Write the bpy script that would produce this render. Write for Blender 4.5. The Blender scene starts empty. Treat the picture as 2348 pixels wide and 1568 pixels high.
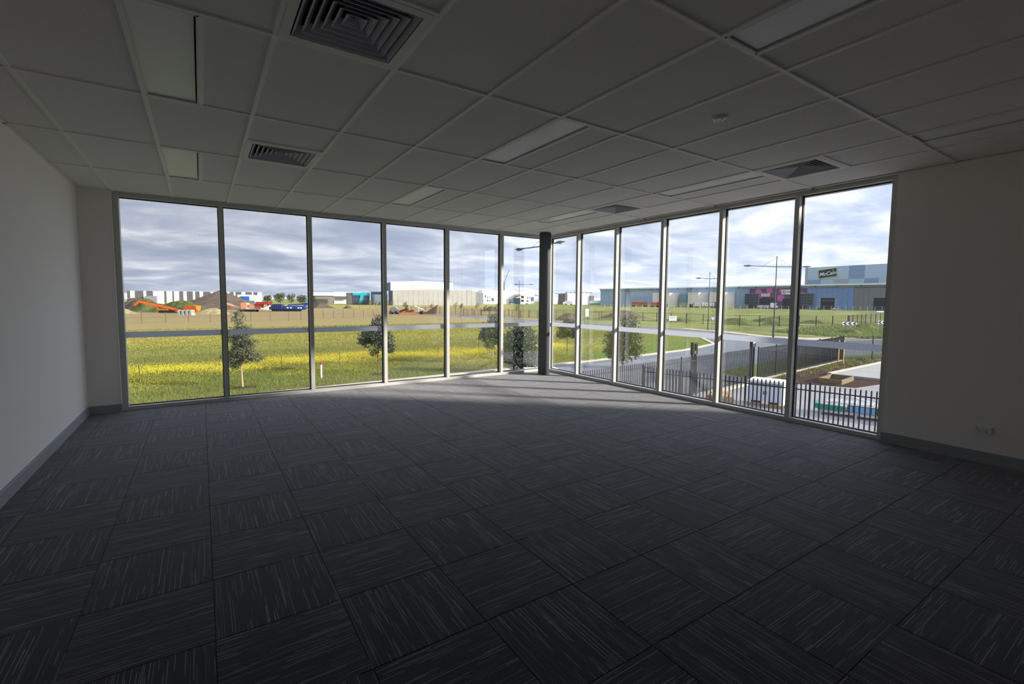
import bpy, math, random
import numpy as np
from mathutils import Matrix, Vector

random.seed(7)
rng = np.random.default_rng(7)
SC = bpy.context.scene
COL = SC.collection

# ------------------------------------------------------------------ camera
YAW, PITCH, ROLL = 0.58191, -0.07163, 0.00755
def cam_matrix():
    cy, sy, cp, sp = math.cos(YAW), math.sin(YAW), math.cos(PITCH), math.sin(PITCH)
    f = Vector((sy * cp, cy * cp, sp)); r = Vector((cy, -sy, 0)); u = r.cross(f)
    cr, sr = math.cos(ROLL), math.sin(ROLL)
    r2 = r * cr + u * sr; u2 = u * cr - r * sr
    m = Matrix((r2, u2, -f)).transposed().to_4x4()
    m.translation = (-5.805, -7.484, 1.410)
    return m
cd = bpy.data.cameras.new('camera')
cam = bpy.data.objects.new('camera', cd); COL.objects.link(cam)
cam.matrix_world = cam_matrix()
cd.sensor_width = 36.0; cd.lens = 16.51
cd.shift_x = 0.00177; cd.shift_y = -0.00765
cd.clip_start = 0.05; cd.clip_end = 6000
SC.camera = cam

# ------------------------------------------------------------------ world: broken cloud deck
SUN_TO = Vector((0.72, -0.69, 0.33)).normalized()
W = bpy.data.worlds.new('sky'); SC.world = W; W.use_nodes = True
wn, wl = W.node_tree.nodes, W.node_tree.links
wn.clear()
def wnode(t, **k):
    n = wn.new(t)
    for a, b in k.items(): setattr(n, a, b)
    return n
def wmath(op, a, b=None, c=None):
    n = wn.new('ShaderNodeMath'); n.operation = op
    for i, v in enumerate((a, b, c)):
        if v is None: continue
        if isinstance(v, (int, float)): n.inputs[i].default_value = v
        else: wl.new(v, n.inputs[i])
    return n.outputs[0]
tc = wnode('ShaderNodeTexCoord')
sep = wnode('ShaderNodeSeparateXYZ'); wl.new(tc.outputs['Generated'], sep.inputs[0])
zz = wmath('MAXIMUM', sep.outputs[2], 0.0)
den = wmath('ADD', zz, 0.16)
comb = wnode('ShaderNodeCombineXYZ')
wl.new(wmath('DIVIDE', sep.outputs[0], den), comb.inputs[0])
wl.new(wmath('DIVIDE', sep.outputs[1], den), comb.inputs[1])
mp = wnode('ShaderNodeMapping'); wl.new(comb.outputs[0], mp.inputs[0])
mp.inputs['Rotation'].default_value = (0, 0, 0.75)
mp.inputs['Location'].default_value = (3.1, 1.4, 0)
mp.inputs['Scale'].default_value = (0.95, 1.25, 1)
nz = wnode('ShaderNodeTexNoise'); wl.new(mp.outputs[0], nz.inputs['Vector'])
nz.inputs['Scale'].default_value = 1.5; nz.inputs['Detail'].default_value = 9
nz.inputs['Roughness'].default_value = 0.58; nz.inputs['Distortion'].default_value = 0.5
rp = wnode('ShaderNodeValToRGB'); wl.new(nz.outputs['Fac'], rp.inputs[0])
er = rp.color_ramp.elements
er[0].position = 0.28; er[0].color = (0.225, 0.262, 0.355, 1)
er[1].position = 0.74; er[1].color = (0.70, 0.705, 0.73, 1)
for p_, c_ in ((0.42, (0.275, 0.310, 0.400, 1)), (0.53, (0.355, 0.382, 0.462, 1)), (0.63, (0.485, 0.505, 0.565, 1))):
    e = er.new(p_); e.color = c_
# brighter towards the veiled sun
sx, sy_ = SUN_TO.x, SUN_TO.y
ln = math.hypot(sx, sy_)
az = wmath('ADD', wmath('MULTIPLY', sep.outputs[0], sx / ln), wmath('MULTIPLY', sep.outputs[1], sy_ / ln))
azf = wmath('MULTIPLY_ADD', az, 0.52, 1.10)
# brighter low band
low = wmath('POWER', wmath('SUBTRACT', 1.0, wmath('MINIMUM', wmath('MULTIPLY', zz, 3.2), 1.0)), 3.0)
gain = wmath('MULTIPLY', azf, wmath('ADD', wmath('MULTIPLY_ADD', low, 0.22, 0.74), wmath('MULTIPLY', wmath('POWER', zz, 2.0), 1.3)))
vm = wnode('ShaderNodeVectorMath', operation='SCALE')
wl.new(rp.outputs[0], vm.inputs[0]); wl.new(gain, vm.inputs['Scale'])
bg = wnode('ShaderNodeBackground'); wl.new(vm.outputs[0], bg.inputs[0]); bg.inputs[1].default_value = 1.0
wo = wnode('ShaderNodeOutputWorld'); wl.new(bg.outputs[0], wo.inputs[0])

# ------------------------------------------------------------------ sun
sd = bpy.data.lights.new('sun', 'SUN'); sd.energy = 3.2; sd.angle = math.radians(4.0); sd.color = (1.0, 0.92, 0.80)
so = bpy.data.objects.new('sun', sd); COL.objects.link(so)
so.rotation_euler = SUN_TO.to_track_quat('Z', 'Y').to_euler()
so.location = (30, -20, 20)

# ------------------------------------------------------------------ view
vs = SC.view_settings
SC.display_settings.display_device = 'sRGB'
vs.view_transform = 'Standard'; vs.look = 'None'; vs.exposure = 1.45; vs.gamma = 1.0; vs.use_curve_mapping = False
SC.cycles.max_bounces = 12; SC.cycles.diffuse_bounces = 8; SC.cycles.glossy_bounces = 4
SC.cycles.transparent_max_bounces = 24
SC.cycles.use_denoising = True
SC.cycles.sample_clamp_indirect = 6.0

# ------------------------------------------------------------------ helpers: materials
def lin(c):
    o = []
    for v in c:
        v /= 255.0
        o.append(v / 12.92 if v <= 0.04045 else ((v + 0.055) / 1.055) ** 2.4)
    return tuple(o)
MATS = {}
def mat(name, rgb, rough=0.7, metal=0.0, noise=0.0, scale=6.0, bump=0.0, bscale=60.0, spec=0.4):
    """plain procedural material: base colour with a little noise variation and fine relief"""
    if name in MATS: return MATS[name]
    m = bpy.data.materials.new(name); m.use_nodes = True
    nt = m.node_tree; b = nt.nodes['Principled BSDF']
    c = lin(rgb)
    b.inputs['Base Color'].default_value = (*c, 1)
    b.inputs['Roughness'].default_value = rough; b.inputs['Metallic'].default_value = metal
    b.inputs['Specular IOR Level'].default_value = spec
    if noise or bump:
        t = nt.nodes.new('ShaderNodeTexCoord')
    if noise:
        n = nt.nodes.new('ShaderNodeTexNoise'); n.inputs['Scale'].default_value = scale; n.inputs['Detail'].default_value = 5
        nt.links.new(t.outputs['Object'], n.inputs['Vector'])
        r = nt.nodes.new('ShaderNodeValToRGB')
        r.color_ramp.elements[0].position = 0.3; r.color_ramp.elements[1].position = 0.7
        r.color_ramp.elements[0].color = (*[v * (1 - noise) for v in c], 1)
        r.color_ramp.elements[1].color = (*[min(1, v * (1 + noise)) for v in c], 1)
        nt.links.new(n.outputs['Fac'], r.inputs[0]); nt.links.new(r.outputs[0], b.inputs['Base Color'])
    if bump:
        n2 = nt.nodes.new('ShaderNodeTexNoise'); n2.inputs['Scale'].default_value = bscale; n2.inputs['Detail'].default_value = 3
        nt.links.new(t.outputs['Object'], n2.inputs['Vector'])
        bp = nt.nodes.new('ShaderNodeBump'); bp.inputs['Strength'].default_value = bump; bp.inputs['Distance'].default_value = 0.02
        nt.links.new(n2.outputs['Fac'], bp.inputs['Height']); nt.links.new(bp.outputs[0], b.inputs['Normal'])
    MATS[name] = m
    return m

def glass_mat():
    m = bpy.data.materials.new('window_glass'); m.use_nodes = True
    nt = m.node_tree; nt.nodes.clear(); N = nt.nodes.new; L = nt.links.new
    out = N('ShaderNodeOutputMaterial'); mix = N('ShaderNodeMixShader')
    tr = N('ShaderNodeBsdfTransparent'); tr.inputs[0].default_value = (0.975, 0.985, 0.982, 1)
    gl = N('ShaderNodeBsdfGlossy'); gl.inputs['Roughness'].default_value = 0.0; gl.inputs['Color'].default_value = (0.95, 0.98, 1, 1)
    lw = N('ShaderNodeLayerWeight'); lw.inputs[0].default_value = 0.5
    pw = N('ShaderNodeMath'); pw.operation = 'POWER'; pw.inputs[1].default_value = 4.5
    ma = N('ShaderNodeMath'); ma.operation = 'MULTIPLY_ADD'; ma.inputs[1].default_value = 0.90; ma.inputs[2].default_value = 0.075
    L(lw.outputs['Facing'], pw.inputs[0]); L(pw.outputs[0], ma.inputs[0]); L(ma.outputs[0], mix.inputs[0])
    L(tr.outputs[0], mix.inputs[1]); L(gl.outputs[0], mix.inputs[2]); L(mix.outputs[0], out.inputs[0])
    return m

def carpet_mat():
    """charcoal loop carpet tile, broken pale pinstripes running along the tile's own x axis"""
    m = bpy.data.materials.new('carpet_tile'); m.use_nodes = True
    nt = m.node_tree; N = nt.nodes.new; L = nt.links.new
    b = nt.nodes['Principled BSDF']
    def mth(op, a, c=None, d=None):
        n = N('ShaderNodeMath'); n.operation = op
        for i, v in enumerate((a, c, d)):
            if v is None: continue
            if isinstance(v, (int, float)): n.inputs[i].default_value = v
            else: L(v, n.inputs[i])
        return n.outputs[0]
    t = N('ShaderNodeTexCoord'); oi = N('ShaderNodeObjectInfo')
    s = N('ShaderNodeSeparateXYZ'); L(t.outputs['Object'], s.inputs[0])
    seed = mth('MULTIPLY', oi.outputs['Random'], 91.7)
    row = mth('FLOOR', mth('MULTIPLY', s.outputs[1], 1 / 0.0056))
    rowv = mth('MULTIPLY_ADD', row, 7.31, seed)
    cv = N('ShaderNodeCombineXYZ'); L(mth('MULTIPLY_ADD', s.outputs[0], 3.0, seed), cv.inputs[0]); L(rowv, cv.inputs[1])
    nz = N('ShaderNodeTexNoise'); nz.noise_dimensions = '2D'; nz.inputs['Scale'].default_value = 1.0; nz.inputs['Detail'].default_value = 1.0
    L(cv.outputs[0], nz.inputs['Vector'])
    # row weight: some rows bright, most dull
    wnz = N('ShaderNodeTexWhiteNoise'); wnz.noise_dimensions = '1D'; L(rowv, wnz.inputs['W'])
    dash = mth('SMOOTH_MIN', mth('MAXIMUM', mth('MULTIPLY', mth('SUBTRACT', nz.outputs['Fac'], 0.52), 26.0), 0.0), 1.0, 0.1)
    fr = mth('ABSOLUTE', mth('SUBTRACT', mth('FRACT', mth('MULTIPLY', s.outputs[1], 1 / 0.0056)), 0.5))
    rib = mth('MAXIMUM', mth('SUBTRACT', 1.0, mth('MULTIPLY', fr, 3.2)), 0.0)
    line = mth('MULTIPLY', mth('MULTIPLY', dash, rib), mth('POWER', wnz.outputs['Value'], 1.8))
    # soft broad tone inside the tile
    n2 = N('ShaderNodeTexNoise'); n2.inputs['Scale'].default_value = 420; n2.inputs['Detail'].default_value = 2
    L(t.outputs['Object'], n2.inputs['Vector'])
    fine = mth('MULTIPLY_ADD', n2.outputs['Fac'], 1.2, 0.4)
    mx = N('ShaderNodeMix'); mx.data_type = 'RGBA'
    mx.inputs[6].default_value = (0.0062, 0.0065, 0.0086, 1); mx.inputs[7].default_value = (0.50, 0.50, 0.51, 1)
    L(line, mx.inputs[0])
    sc = N('ShaderNodeVectorMath'); sc.operation = 'SCALE'; L(mx.outputs[2], sc.inputs[0]); L(fine, sc.inputs['Scale'])
    L(sc.outputs[0], b.inputs['Base Color'])
    b.inputs['Roughness'].default_value = 0.75; b.inputs['Specular IOR Level'].default_value = 0.22
    b.inputs['Sheen Weight'].default_value = 0.45; b.inputs['Sheen Roughness'].default_value = 0.45
    b.inputs['Sheen Tint'].default_value = (0.75, 0.74, 0.78, 1)
    h = n2.outputs['Fac']
    bp = N('ShaderNodeBump'); bp.inputs['Strength'].default_value = 0.4; bp.inputs['Distance'].default_value = 0.003
    L(h, bp.inputs['Height']); L(bp.outputs[0], b.inputs['Normal'])
    return m

def ceiling_mat():
    m = bpy.data.materials.new('mineral_fibre_tile'); m.use_nodes = True
    nt = m.node_tree; N = nt.nodes.new; L = nt.links.new; b = nt.nodes['Principled BSDF']
    t = N('ShaderNodeTexCoord'); oi = N('ShaderNodeObjectInfo')
    ad = N('ShaderNodeVectorMath'); ad.operation = 'ADD'; L(t.outputs['Object'], ad.inputs[0]); L(oi.outputs['Location'], ad.inputs[1])
    vo = N('ShaderNodeTexVoronoi'); vo.inputs['Scale'].default_value = 85; L(ad.outputs[0], vo.inputs['Vector'])
    r = N('ShaderNodeValToRGB'); r.color_ramp.elements[0].position = 0.06; r.color_ramp.elements[1].position = 0.18
    c0 = (0.42, 0.41, 0.40, 1); c1 = (0.87, 0.845, 0.825, 1)
    r.color_ramp.elements[0].color = c0; r.color_ramp.elements[1].color = c1
    L(vo.outputs['Distance'], r.inputs[0]); L(r.outputs[0], b.inputs['Base Color'])
    b.inputs['Roughness'].default_value = 0.95; b.inputs['Specular IOR Level'].default_value = 0.1
    return m

def ground_mat():
    """rough paddock: bands of green, mustard yellow and dry grass at their own distances from the road"""
    m = bpy.data.materials.new('paddock_grass'); m.use_nodes = True
    nt = m.node_tree; N = nt.nodes.new; L = nt.links.new; b = nt.nodes['Principled BSDF']
    t = N('ShaderNodeTexCoord'); s = N('ShaderNodeSeparateXYZ'); L(t.outputs['Object'], s.inputs[0])
    def mth(op, a, c=None, d=None):
        n = N('ShaderNodeMath'); n.operation = op
        for i, v in enumerate((a, c, d)):
            if v is None: continue
            if isinstance(v, (int, float)): n.inputs[i].default_value = v
            else: L(v, n.inputs[i])
        return n.outputs[0]
    n1 = N('ShaderNodeTexNoise'); n1.inputs['Scale'].default_value = 0.09; n1.inputs['Detail'].default_value = 4; L(t.outputs['Object'], n1.inputs['Vector'])
    # log distance from the road edge gives the bands even spacing
    d = mth('MAXIMUM', mth('SUBTRACT', s.outputs[1], 12.0), 1.0)
    lg = mth('DIVIDE', mth('LOGARITHM', d, 10.0), 3.0)
    f = mth('ADD', lg, mth('MULTIPLY', mth('SUBTRACT', n1.outputs['Fac'], 0.5), 0.10))
    r = N('ShaderNodeValToRGB'); L(f, r.inputs[0]); cr = r.color_ramp
    def lc(*c): return (*lin(c), 1)
    stops = [(0.0, lc(96, 108, 52)), (0.36, lc(102, 114, 54)), (0.425, lc(140, 134, 54)), (0.45, lc(142, 132, 70)), (0.49, lc(108, 116, 60)),
             (0.545, lc(146, 136, 64)), (0.60, lc(136, 126, 72)), (0.64, lc(146, 130, 84)), (0.72, lc(140, 122, 86)), (0.80, lc(146, 132, 84)), (0.87, lc(146, 142, 74)), (1.0, lc(124, 130, 74))]
    cr.elements[0].position = 0; cr.elements[0].color = stops[0][1]
    cr.elements[1].position = 1; cr.elements[1].color = stops[-1][1]
    for p, c in stops[1:-1]:
        e = cr.elements.new(p); e.color = c
    # greener pasture east of the side road
    r2 = N('ShaderNodeValToRGB'); r2.color_ramp.elements[0].color = lc(94, 102, 52); r2.color_ramp.elements[1].color = lc(128, 130, 78)
    L(n1.outputs['Fac'], r2.inputs[0]); r2.color_ramp.elements[0].position = .35; r2.color_ramp.elements[1].position = .62
    ex = mth('MULTIPLY', mth('SUBTRACT', s.outputs[0], mth('MULTIPLY', s.outputs[1], 0.62)), 0.04)
    exc = mth('MINIMUM', mth('MAXIMUM', ex, 0.0), 1.0)
    mx = N('ShaderNodeMix'); mx.data_type = 'RGBA'; L(exc, mx.inputs[0]); L(r.outputs[0], mx.inputs[6]); L(r2.outputs[0], mx.inputs[7])
    n3 = N('ShaderNodeTexNoise'); n3.inputs['Scale'].default_value = 1.6; n3.inputs['Detail'].default_value = 8; n3.inputs['Roughness'].default_value = 0.7; L(t.outputs['Object'], n3.inputs['Vector'])
    k = mth('MULTIPLY_ADD', n3.outputs['Fac'], 1.3, 0.35)
    sc = N('ShaderNodeVectorMath'); sc.operation = 'SCALE'; L(mx.outputs[2], sc.inputs[0]); L(k, sc.inputs['Scale'])
    L(sc.outputs[0], b.inputs['Base Color']); b.inputs['Roughness'].default_value = 0.95; b.inputs['Specular IOR Level'].default_value = 0.1
    bp = N('ShaderNodeBump'); bp.inputs['Strength'].default_value = 0.7; bp.inputs['Distance'].default_value = 0.25
    L(n3.outputs['Fac'], bp.inputs['Height']); L(bp.outputs[0], b.inputs['Normal'])
    return m

def leaf_mat(name, rgb_a, rgb_b, transl=0.25):
    m = bpy.data.materials.new(name); m.use_nodes = True
    nt = m.node_tree; N = nt.nodes.new; L = nt.links.new; b = nt.nodes['Principled BSDF']
    g = N('ShaderNodeNewGeometry'); mx = N('ShaderNodeMix'); mx.data_type = 'RGBA'
    L(g.outputs['Random Per Island'], mx.inputs[0])
    mx.inputs[6].default_value = (*lin(rgb_a), 1); mx.inputs[7].default_value = (*lin(rgb_b), 1)
    L(mx.outputs[2], b.inputs['Base Color']); b.inputs['Roughness'].default_value = 0.5; b.inputs['Specular IOR Level'].default_value = 0.35
    tr = N('ShaderNodeBsdfTranslucent'); L(mx.outputs[2], tr.inputs[0])
    ms = N('ShaderNodeMixShader'); ms.inputs[0].default_value = transl
    o = nt.nodes['Material Output']; L(b.outputs[0], ms.inputs[1]); L(tr.outputs[0], ms.inputs[2]); L(ms.outputs[0], o.inputs[0])
    MATS[name] = m
    return m

# ------------------------------------------------------------------ helpers: meshes
class MB:
    def __init__(s): s.v = []; s.f = []
    def add(s, vs, fs):
        o = len(s.v); s.v += [tuple(map(float, v)) for v in vs]; s.f += [tuple(o + i for i in f) for f in fs]; return s
    def box(s, x0, x1, y0, y1, z0, z1):
        return s.add([(x0, y0, z0), (x1, y0, z0), (x1, y1, z0), (x0, y1, z0), (x0, y0, z1), (x1, y0, z1), (x1, y1, z1), (x0, y1, z1)],
                     [(0, 3, 2, 1), (4, 5, 6, 7), (0, 1, 5, 4), (1, 2, 6, 5), (2, 3, 7, 6), (3, 0, 4, 7)])
    def cbox(s, x0, x1, y0, y1, z0, z1, c=0.01):
        """box with its upper edges chamfered"""
        s.add([(x0, y0, z0), (x1, y0, z0), (x1, y1, z0), (x0, y1, z0), (x0, y0, z1 - c), (x1, y0, z1 - c), (x1, y1, z1 - c), (x0, y1, z1 - c),
               (x0 + c, y0 + c, z1), (x1 - c, y0 + c, z1), (x1 - c, y1 - c, z1), (x0 + c, y1 - c, z1)],
              [(0, 3, 2, 1), (8, 9, 10, 11), (0, 1, 5, 4), (1, 2, 6, 5), (2, 3, 7, 6), (3, 0, 4, 7), (4, 5, 9, 8), (5, 6, 10, 9), (6, 7, 11, 10), (7, 4, 8, 11)])
        return s
    def bar(s, p0, p1, w, h, up=(0, 0, 1)):
        p0, p1 = Vector(p0), Vector(p1); d = (p1 - p0).normalized(); up = Vector(up)
        if abs(d.dot(up)) > 0.98: up = Vector((0, 1, 0))
        r = d.cross(up).normalized(); u = r.cross(d)
        vs = [p + r * (a * w / 2) + u * (b * h / 2) for p in (p0, p1) for a, b in ((-1, -1), (1, -1), (1, 1), (-1, 1))]
        return s.add(vs, [(3, 2, 1, 0), (4, 5, 6, 7), (0, 1, 5, 4), (1, 2, 6, 5), (2, 3, 7, 6), (3, 0, 4, 7)])
    def tube(s, p0, p1, r0, r1=None, n=8):
        r1 = r0 if r1 is None else r1
        p0, p1 = Vector(p0), Vector(p1); d = (p1 - p0).normalized()
        a = d.cross(Vector((0, 0, 1)) if abs(d.z) < 0.95 else Vector((1, 0, 0))).normalized(); b = d.cross(a)
        vs = []
        for p, r in ((p0, r0), (p1, r1)):
            for i in range(n):
                t = 2 * math.pi * i / n; vs.append(p + (a * math.cos(t) + b * math.sin(t)) * r)
        return s.add(vs, [(i, (i + 1) % n, n + (i + 1) % n, n + i) for i in range(n)] + [tuple(range(n - 1, -1, -1)), tuple(range(n, 2 * n))])
    def prism(s, poly, z0, z1):
        n = len(poly)
        a = sum(poly[i][0] * poly[(i + 1) % n][1] - poly[(i + 1) % n][0] * poly[i][1] for i in range(n))
        if a < 0: poly = poly[::-1]
        return s.add([(x, y, z0) for x, y in poly] + [(x, y, z1) for x, y in poly],
                     [tuple(range(n - 1, -1, -1)), tuple(range(n, 2 * n))] + [(i, (i + 1) % n, n + (i + 1) % n, n + i) for i in range(n)])
    def xprism(s, poly, x0, x1):
        """profile in (y, z) extruded along x"""
        n = len(poly)
        return s.add([(x0, y, z) for y, z in poly] + [(x1, y, z) for y, z in poly],
                     [tuple(range(n - 1, -1, -1)), tuple(range(n, 2 * n))] + [(i, (i + 1) % n, n + (i + 1) % n, n + i) for i in range(n)])
    def yprism(s, poly, y0, y1):
        """profile in (x, z) extruded along y"""
        n = len(poly)
        return s.add([(x, y0, z) for x, z in poly] + [(x, y1, z) for x, z in poly],
                     [tuple(range(n)), tuple(range(2 * n - 1, n - 1, -1))] + [(i, n + i, n + (i + 1) % n, (i + 1) % n) for i in range(n)])
    def mesh(s, name):
        me = bpy.data.meshes.new(name); me.from_pydata(s.v, [], s.f); me.update(); return me
def link(name, data, parent=None, loc=None, rz=0.0):
    o = bpy.data.objects.new(name, data); COL.objects.link(o)
    if parent is not None: o.parent = parent
    if loc is not None: o.location = loc
    if rz: o.rotation_euler = (0, 0, rz)
    return o
def obj(name, mb, m, parent=None, loc=None, rz=0.0, smooth=False):
    me = mb if isinstance(mb, bpy.types.Mesh) else mb.mesh(name)
    if not me.materials: me.materials.append(m)
    if smooth:
        for p in me.polygons: p.use_smooth = True
    return link(name, me, parent, loc, rz)
def tag(o, label=None, cat=None, group=None, kind=None):
    if label: o['label'] = label
    if cat: o['category'] = cat
    if group: o['group'] = group
    if kind: o['kind'] = kind
    return o
def thing(name, label, cat, loc=(0, 0, 0), rz=0.0, group=None):
    return tag(link(name, None, None, loc, rz), label, cat, group)
def struct(name, mb, m, label=None, parent=None):
    o = obj(name, mb, m, parent); o['kind'] = 'structure'
    if label: o['label'] = label
    return o
def copy_tree(o, parent=None):
    c = o.copy(); COL.objects.link(c); c.parent = parent
    for ch in list(o.children): copy_tree(ch, c)
    return c
def np_mesh(name, V, F, m):
    me = bpy.data.meshes.new(name)
    V = np.asarray(V, np.float32); F = np.asarray(F, np.int32); k = F.shape[1]
    me.vertices.add(len(V)); me.vertices.foreach_set('co', V.ravel())
    me.loops.add(F.size); me.loops.foreach_set('vertex_index', F.ravel())
    me.polygons.add(len(F)); me.polygons.foreach_set('loop_start', np.arange(len(F), dtype=np.int32) * k)
    me.update(calc_edges=True); me.materials.append(m)
    return me
def text(name, body, size, m, parent, loc, rot=(math.pi / 2, 0, 0), shear=0.0, bold=0.0):
    cu = bpy.data.curves.new(name, 'FONT'); cu.body = body; cu.size = size; cu.align_x = 'CENTER'; cu.align_y = 'CENTER'
    cu.extrude = size * 0.02; cu.shear = shear; cu.offset = bold; cu.materials.append(m)
    tmp = link(name, cu); dg = bpy.context.evaluated_depsgraph_get()
    me = bpy.data.meshes.new_from_object(tmp.evaluated_get(dg)); bpy.data.objects.remove(tmp)
    if not me.materials: me.materials.append(m)
    o = link(name, me, parent, loc); o.rotation_euler = rot
    return o

# ------------------------------------------------------------------ materials
M_glass = glass_mat(); M_carpet = carpet_mat(); M_ceil = ceiling_mat(); M_ground = ground_mat()
M_wall = mat('cream_paint', (236, 231, 227), 0.8, bump=0.08, bscale=180)
M_white = mat('white_enamel', (226, 225, 220), 0.45)
M_tee = mat('white_tee_bar', (242, 240, 233), 0.5)
M_diff = mat('opal_diffuser', (240, 240, 236), 0.35)
M_skirt = mat('grey_skirting', (150, 153, 157), 0.55)
M_alu = mat('grey_aluminium', (196, 195, 191), 0.45, noise=0.03, scale=3)
M_gasket = mat('black_gasket', (18, 18, 20), 0.6)
M_strip = mat('pale_blue_white_enamel', (200, 206, 220), 0.6)
def vinyl_mat():
    m = bpy.data.materials.new('frosted_vinyl_film'); m.use_nodes = True
    nt = m.node_tree; nt.nodes.clear(); N = nt.nodes.new; L = nt.links.new
    tl = N('ShaderNodeBsdfTranslucent'); tl.inputs[0].default_value = (0.33, 0.35, 0.40, 1)
    df = N('ShaderNodeBsdfDiffuse'); df.inputs[0].default_value = (0.85, 0.87, 0.92, 1)
    mx = N('ShaderNodeMixShader'); mx.inputs[0].default_value = 0.25; L(tl.outputs[0], mx.inputs[1]); L(df.outputs[0], mx.inputs[2])
    o = N('ShaderNodeOutputMaterial'); L(mx.outputs[0], o.inputs[0]); return m
M_vinyl = vinyl_mat()
M_col = mat('charcoal_steel_paint', (56, 58, 62), 0.5, noise=0.08, scale=8)
M_vent = mat('vent_metal', (196, 194, 202), 0.5)
M_duct = mat('dark_duct_lining', (22, 22, 25), 0.9)
M_conc = mat('concrete_paving', (136, 134, 133), 0.85, noise=0.10, scale=0.6, bump=0.2, bscale=8)
M_slab = mat('pale_concrete_slab', (146, 144, 139), 0.85, noise=0.08, scale=1.0)
M_kerb = mat('concrete_kerb', (178, 168, 150), 0.85, noise=0.10, scale=2)
M_asph = mat('asphalt', (100, 103, 110), 0.85, noise=0.12, scale=0.5, bump=0.3, bscale=12)
M_path = mat('pinkish_path', (176, 156, 140), 0.9, noise=0.12, scale=1.0)
M_lawn = mat('mown_lawn', (92, 108, 50), 0.95, noise=0.28, scale=3.0, bump=0.6, bscale=14, spec=0.1)
M_mulch = mat('brown_bark_mulch', (64, 48, 39), 0.95, noise=0.55, scale=7, bump=1.0, bscale=9, spec=0.1)
M_soil = mat('dark_soil', (92, 80, 70), 0.95, noise=0.25, scale=0.5, bump=0.6, bscale=2.0, spec=0.1)
M_tan = mat('dry_grass_mound', (150, 136, 100), 0.95, noise=0.25, scale=0.8, bump=0.6, bscale=2.0, spec=0.1)
M_gmound = mat('green_weed_mound', (84, 90, 50), 0.95, noise=0.45, scale=0.9, bump=0.6, bscale=2.0, spec=0.1)
M_black = mat('black_fence_paint', (19, 21, 27), 0.45)
M_pole = mat('dark_grey_pole', (62, 66, 72), 0.45)
M_galv = mat('galvanised_steel', (170, 172, 172), 0.5)
M_rust = mat('rusty_picket', (98, 76, 60), 0.8)
M_bark = mat('pale_bark', (172, 150, 122), 0.9, noise=0.2, scale=14)
M_bark2 = mat('brown_bark', (110, 88, 66), 0.9, noise=0.2, scale=14)
M_timber = mat('pine_timber', (200, 160, 106), 0.8, noise=0.14, scale=5)
M_timber2 = mat('weathered_timber', (150, 124, 88), 0.85, noise=0.18, scale=5)
M_bwhite = mat('white_cladding', (236, 234, 230), 0.6)
M_bcream = mat('cream_precast', (226, 216, 200), 0.75, noise=0.03, scale=0.1)
M_bconc = mat('precast_concrete', (168, 164, 157), 0.85, noise=0.06, scale=0.15)
M_bgrey = mat('grey_cladding', (128, 130, 134), 0.7)
M_bdark = mat('dark_grey_cladding', (92, 88, 88), 0.7)
M_bdblue = mat('slate_blue_and_shaded_cladding', (92, 106, 124), 0.6)  # on the factory's side walls this colour stands in for shade
M_steelb = mat('steel_blue_cladding', (146, 166, 184), 0.55)
M_blue = mat('mid_blue_panel', (118, 142, 186), 0.55)
M_lblue = mat('pale_blue_panel', (182, 202, 220), 0.55)
M_mblue = mat('mid_tone_blue_panel', (142, 164, 192), 0.55)
M_ggrey = mat('green_grey_panel', (168, 180, 184), 0.6)
M_dgrey = mat('drab_grey_panel', (124, 127, 128), 0.7)
M_door = mat('dark_roller_door', (44, 52, 60), 0.6)
M_bglass = mat('dark_office_glass', (54, 68, 80), 0.15)
M_teal = mat('teal_panel', (24, 158, 170), 0.5)
M_tealg = mat('teal_green_panel', (54, 150, 138), 0.6)
M_bright = mat('royal_blue_panel', (24, 84, 176), 0.5)
M_silver = mat('silver_cladding', (200, 210, 218), 0.35, metal=0.3)
M_purple = mat('plum_mural', (104, 80, 104), 0.6)
M_pink = mat('pink_mural_dot', (196, 100, 166), 0.6)
M_orange = mat('orange_machine_paint', (226, 112, 38), 0.5, noise=0.08, scale=2)
M_porange = mat('faded_orange_paint', (226, 158, 122), 0.6, noise=0.08, scale=2)
M_red = mat('red_oxide_paint', (176, 74, 56), 0.6)
M_navy = mat('blue_machine_paint', (34, 62, 138), 0.5)
M_navy2 = mat('dark_blue_mesh', (58, 62, 92), 0.7)
M_rubber = mat('black_rubber', (30, 30, 30), 0.9)
M_rustb = mat('rusted_steel', (98, 68, 56), 0.85, noise=0.2, scale=1)
M_sign = mat('sign_white', (236, 236, 236), 0.5)
M_signd = mat('sign_dark', (40, 44, 52), 0.5)
M_sgreen = mat('sign_dark_green', (46, 68, 52), 0.5)
M_slime = mat('sign_lime_border', (190, 206, 128), 0.5)
M_trred = mat('trailer_red', (170, 50, 52), 0.5)
M_trgrey = mat('trailer_grey_green', (150, 162, 156), 0.5)
M_lamp = mat('lamp_lens', (200, 204, 206), 0.3)
M_ltblue = mat('pale_blue_plastic', (110, 162, 204), 0.5)
M_emer = mat('emerald_sheet', (20, 132, 108), 0.5)
M_leafA = leaf_mat('gum_leaf', (58, 70, 50), (126, 126, 98))
M_leafB = leaf_mat('dark_leaf', (40, 52, 42), (112, 120, 102))
M_leafC = leaf_mat('distant_leaf', (62, 76, 54), (106, 112, 78))
M_leafD = leaf_mat('sapling_leaf', (110, 112, 74), (150, 132, 96))
M_blade = leaf_mat('grass_blade', (78, 102, 44), (150, 146, 74), 0.35)
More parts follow.
